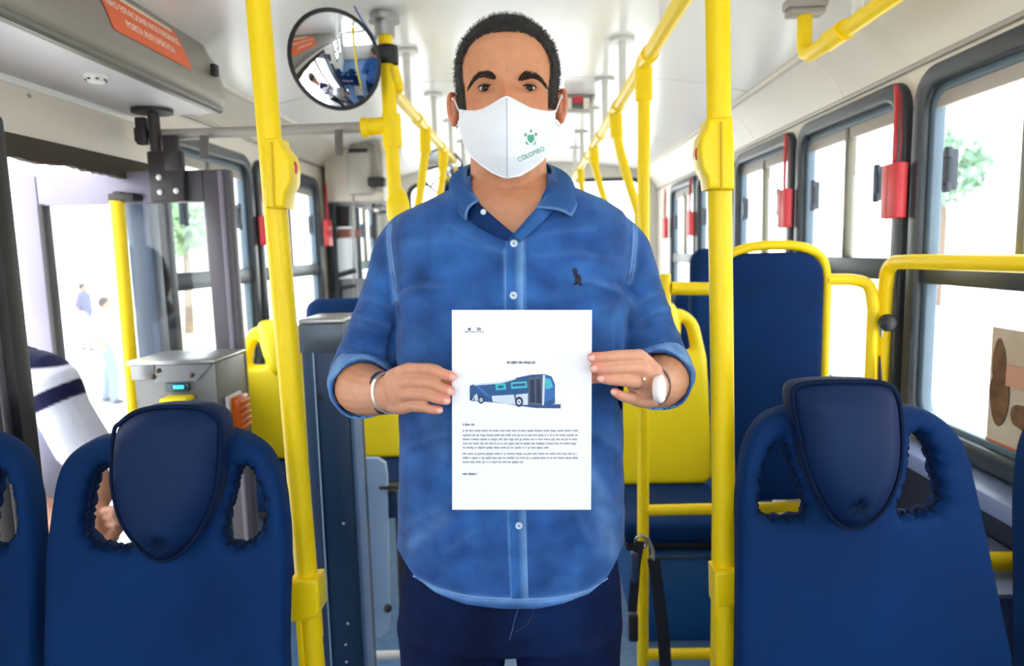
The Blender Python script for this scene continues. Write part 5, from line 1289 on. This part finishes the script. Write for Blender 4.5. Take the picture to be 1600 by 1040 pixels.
textline(792, 837, 566, 3.2, INKD, 1, sheet); textline(723, 742, 663, 2.6, INKD, 2, sheet); textline(723, 745, 740, 2.6, INKD, 3, sheet)
for i, (y, xe) in enumerate([(672.5, 903), (679.5, 903), (686, 904), (692.5, 903), (699, 858), (708.5, 902), (715, 903), (721.5, 818)]): textline(723, xe, y, 2.4, INK, 10+i, sheet)
textline(726, 756, 518, 1.8, INK, 30, sheet)
flat([(731, 512), (736, 512), (735, 516), (732, 516)], .0006, 'printed_crest', INKD, sheet); flat([(745, 511), (752, 512), (751, 516), (746, 516)], .0006, 'printed_crest', INK, sheet)
NV = mat('print_navy', (40, 84, 138), .6); TL = mat('print_teal', (64, 190, 196), .6); BLs = mat('print_blue', (58, 108, 176), .6); LT = mat('print_light', (206, 216, 232), .6); BKp = mat('print_black', (36, 48, 80), .6); GYp = mat('print_grey', (88, 96, 116), .6)
bus = flat([(734, 602), (741, 600), (785, 596), (806, 590), (830, 585), (851, 584), (862, 588), (867, 600), (867, 630), (850, 634), (790, 630), (734, 625)], .0006, 'printed_bus', NV, g)
def bp(P, m, lay=.0010, nm='print_patch'): return flat(P, lay, nm, m, bus)
bp([(768, 618), (803, 616), (806, 632), (770, 627)], LT); bp([(741, 600), (785, 596), (806, 590), (806, 592), (785, 598.5), (741, 602)], LT); bp([(737, 622), (745, 614), (748, 625), (737, 625)], LT)
bp([(826, 590), (846, 588), (848, 632), (826, 632)], GYp); bp([(828, 593), (835, 592), (836, 628), (828, 629)], BKp, .0014); bp([(838, 592), (844, 591), (846, 629), (838, 629)], BKp, .0014)
bp([(848, 587), (861, 589), (866, 602), (866, 622), (850, 628)], BLs); bp([(851, 590), (860, 592), (864, 604), (853, 608)], TL, .0014)
bp([(743, 603), (748, 602), (766, 618), (762, 620)], BLs); bp([(806, 616), (825, 614), (825, 632), (806, 632)], LT)
bp([(848, 585), (852, 585), (850, 632), (847, 633)], LT, .0014)
bp([(798, 597), (823, 595), (824, 605), (799, 607)], TL); bp([(801, 599.5), (821, 598), (821, 602), (801, 603.5)], NV, .0014); bp([(774, 600), (790, 599), (791, 608), (775, 609)], TL); bp([(778, 602), (787, 601.5), (787, 605.5), (778, 606)], NV, .0014)
for cx, cy, r in ((811, 627, 8), (752, 624, 6), (739.5, 623, 3.2)):
    for k, m, l in ((1, BKp, .0018), (.55, LT, .0022), (.2, GYp, .0026)): bp([(cx+r*.78*k*math.cos(t), cy+r*k*math.sin(t)) for t in np.linspace(0, 2*math.pi, 20, endpoint=False)], m, l, 'print_wheel')
bp([(806, 632), (876, 631), (876, 637.5), (838, 637), (790, 631)], NV, .0005, 'print_road')

# ================================================================ SECOND PERSON IN THE DOORWAY
g = thing('person', 'person in white polo with navy bands standing in the doorway', 'person', (Q(20, 700, 1.62)[0], 1.62, -.3))
Yp = 1.62
sh, el_, wr_ = Q(72, 592, 1.62), Q(126, 690, 1.62), Q(156, 775, 1.53)
tx = Q(20, 700, 1.66)[0]; tz = lambda py: Q(20, py, 1.66)[2]
skin2 = mat('skin_second', (176, 122, 96), .5, sss=.1, var=.08, vscale=40)
hd = np.array([Q(-62, 470, 1.68)[0], 1.68, tz(585)+.20])
parts = [ell(hd, (.078, .098, .12)), limb([(tx-.03, 1.67, tz(590)), (hd[0], 1.68, hd[2]-.06)], [.062, .055], 14, 3),
         limb([(tx-.02, 1.67, tz(900)), (tx, 1.67, tz(780)), (tx-.01, 1.67, tz(680)), (tx-.01, 1.67, tz(600))], [.12, .115, .125, .10], 18, 4),
         limb([sh, el_, wr_], [.047, .042, .029], 14, 5), limb([(tx-.16, 1.7, tz(600)), (tx-.17, 1.62, tz(720)), Q(70, 800, 1.52), Q(95, 835, 1.46)], [.047, .042, .034, .028], 14, 4)]
H0 = wr_; 
for k, (px, py, dd) in enumerate([(186, 800, 1.475), (190, 815, 1.475), (187, 829, 1.48), (180, 841, 1.485)]):
    m_ = Q(160, 800+k*11, 1.50); kn = Q(178, 795+k*12.5, 1.475)
    parts += [limb([m_, kn, Q(px, py, dd), Q(px-10, py+5, dd-.004)], [.0115, .0100, .009, .0078], 10, 3), limb([H0, m_], [.02, .015], 10, 3)]
parts += [limb([wr_, Q(150, 812, 1.48), Q(160, 838, 1.465), Q(172, 846, 1.46)], [.02, .015, .011, .009], 10, 3)]
for k in range(4): parts.append(limb([Q(96, 828+k*9, 1.46), Q(112, 835+k*9, 1.45), Q(122, 842+k*9, 1.455)], [.011, .0095, .008], 10, 3))
obj('body', remesh(join(*parts), .004, 4), skin2, g, angle=0)
parts = [limb([(tx-.01, 1.67, tz(800)), (tx, 1.67, tz(740)), (tx-.01, 1.67, tz(660)), (tx-.005, 1.67, tz(604))], [.135, .135, .142, .115], 24, 4), limb([(tx+.0, 1.67, tz(600)), sh, (sh+el_)/2, el_+(el_-sh)*.08], [.09, .064, .061, .062], 18, 4), limb([(tx-.0, 1.68, tz(600)), (tx-.16, 1.7, tz(602)), (tx-.17, 1.64, tz(690))], [.09, .062, .058], 18, 4)]
v, f = remesh(join(*parts), .005, 5); N = normals((v, f)); v = v+N*(.003*nz(v, 13))[:, None]
C = np.tile(np.array(lin((228, 228, 244))[:3]), (len(v), 1)); navy = np.array(lin((22, 24, 62))[:3])
ax = el_-sh; L_ = np.linalg.norm(ax); ax /= L_; tt = (v-sh) @ ax/L_; rad_ = np.linalg.norm(v-sh-np.outer(tt*L_, ax), axis=1); arm = (rad_ < .075) & (tt > -.2)
pv_ = proj(v)
bw = np.clip((.11-np.abs(tt-.29))/.02+.5, 0, 1)*(arm & (v[:, 0] > sh[0]-.03)); C = C*(1-bw[:, None])+navy*bw[:, None]
tz0, tz1 = tz(668), tz(645); tor = ~arm & (v[:, 2] > tz0) & (v[:, 2] < tz1); C[tor] = navy
bw = np.clip((v[:, 2]-tz(568))/.006+.5, 0, 1)*((~arm | (tt < -.05)) & (v[:, 0] > tx+.01)); C = C*(1-bw[:, None])+navy*bw[:, None]
po = obj('polo_shirt', (v, f), attr_mat('polo_knit', .8, bump=.2, bscale=700, spec=.2), g, angle=0); tint(po, C)
parts = [limb([(tx-.01, 1.67, tz(830)), (tx-.01, 1.67, tz(790))], [.135, .132], 24, 3)]
for s in (-1, 1): parts.append(limb([(tx-.01+s*.02, 1.67+s*.075, tz(850)), (tx+.02, 1.66+s*.085, .2), (tx, 1.68+s*.085, -.22)], [.10, .075, .058], 16, 4))
obj('trousers', remesh(join(*parts), .008, 4), mat('black_trousers', (22, 22, 30), .8), g, angle=0)
for s in (-1, 1): obj('shoe', ell((tx+.06, 1.67+s*.085, -.255), (.14, .048, .042)), BLK, g)
obj('hair', ell(hd+(-.012, .005, .03), (.084, .104, .105)), mat('hair_second', (30, 24, 24), .7), g)
tag(obj('ticket_card', box(Q(172, 856, 1.452), Q(186, 846, 1.456), .0005), YPL), 'small yellow card in the hand of the person in white polo', 'card')
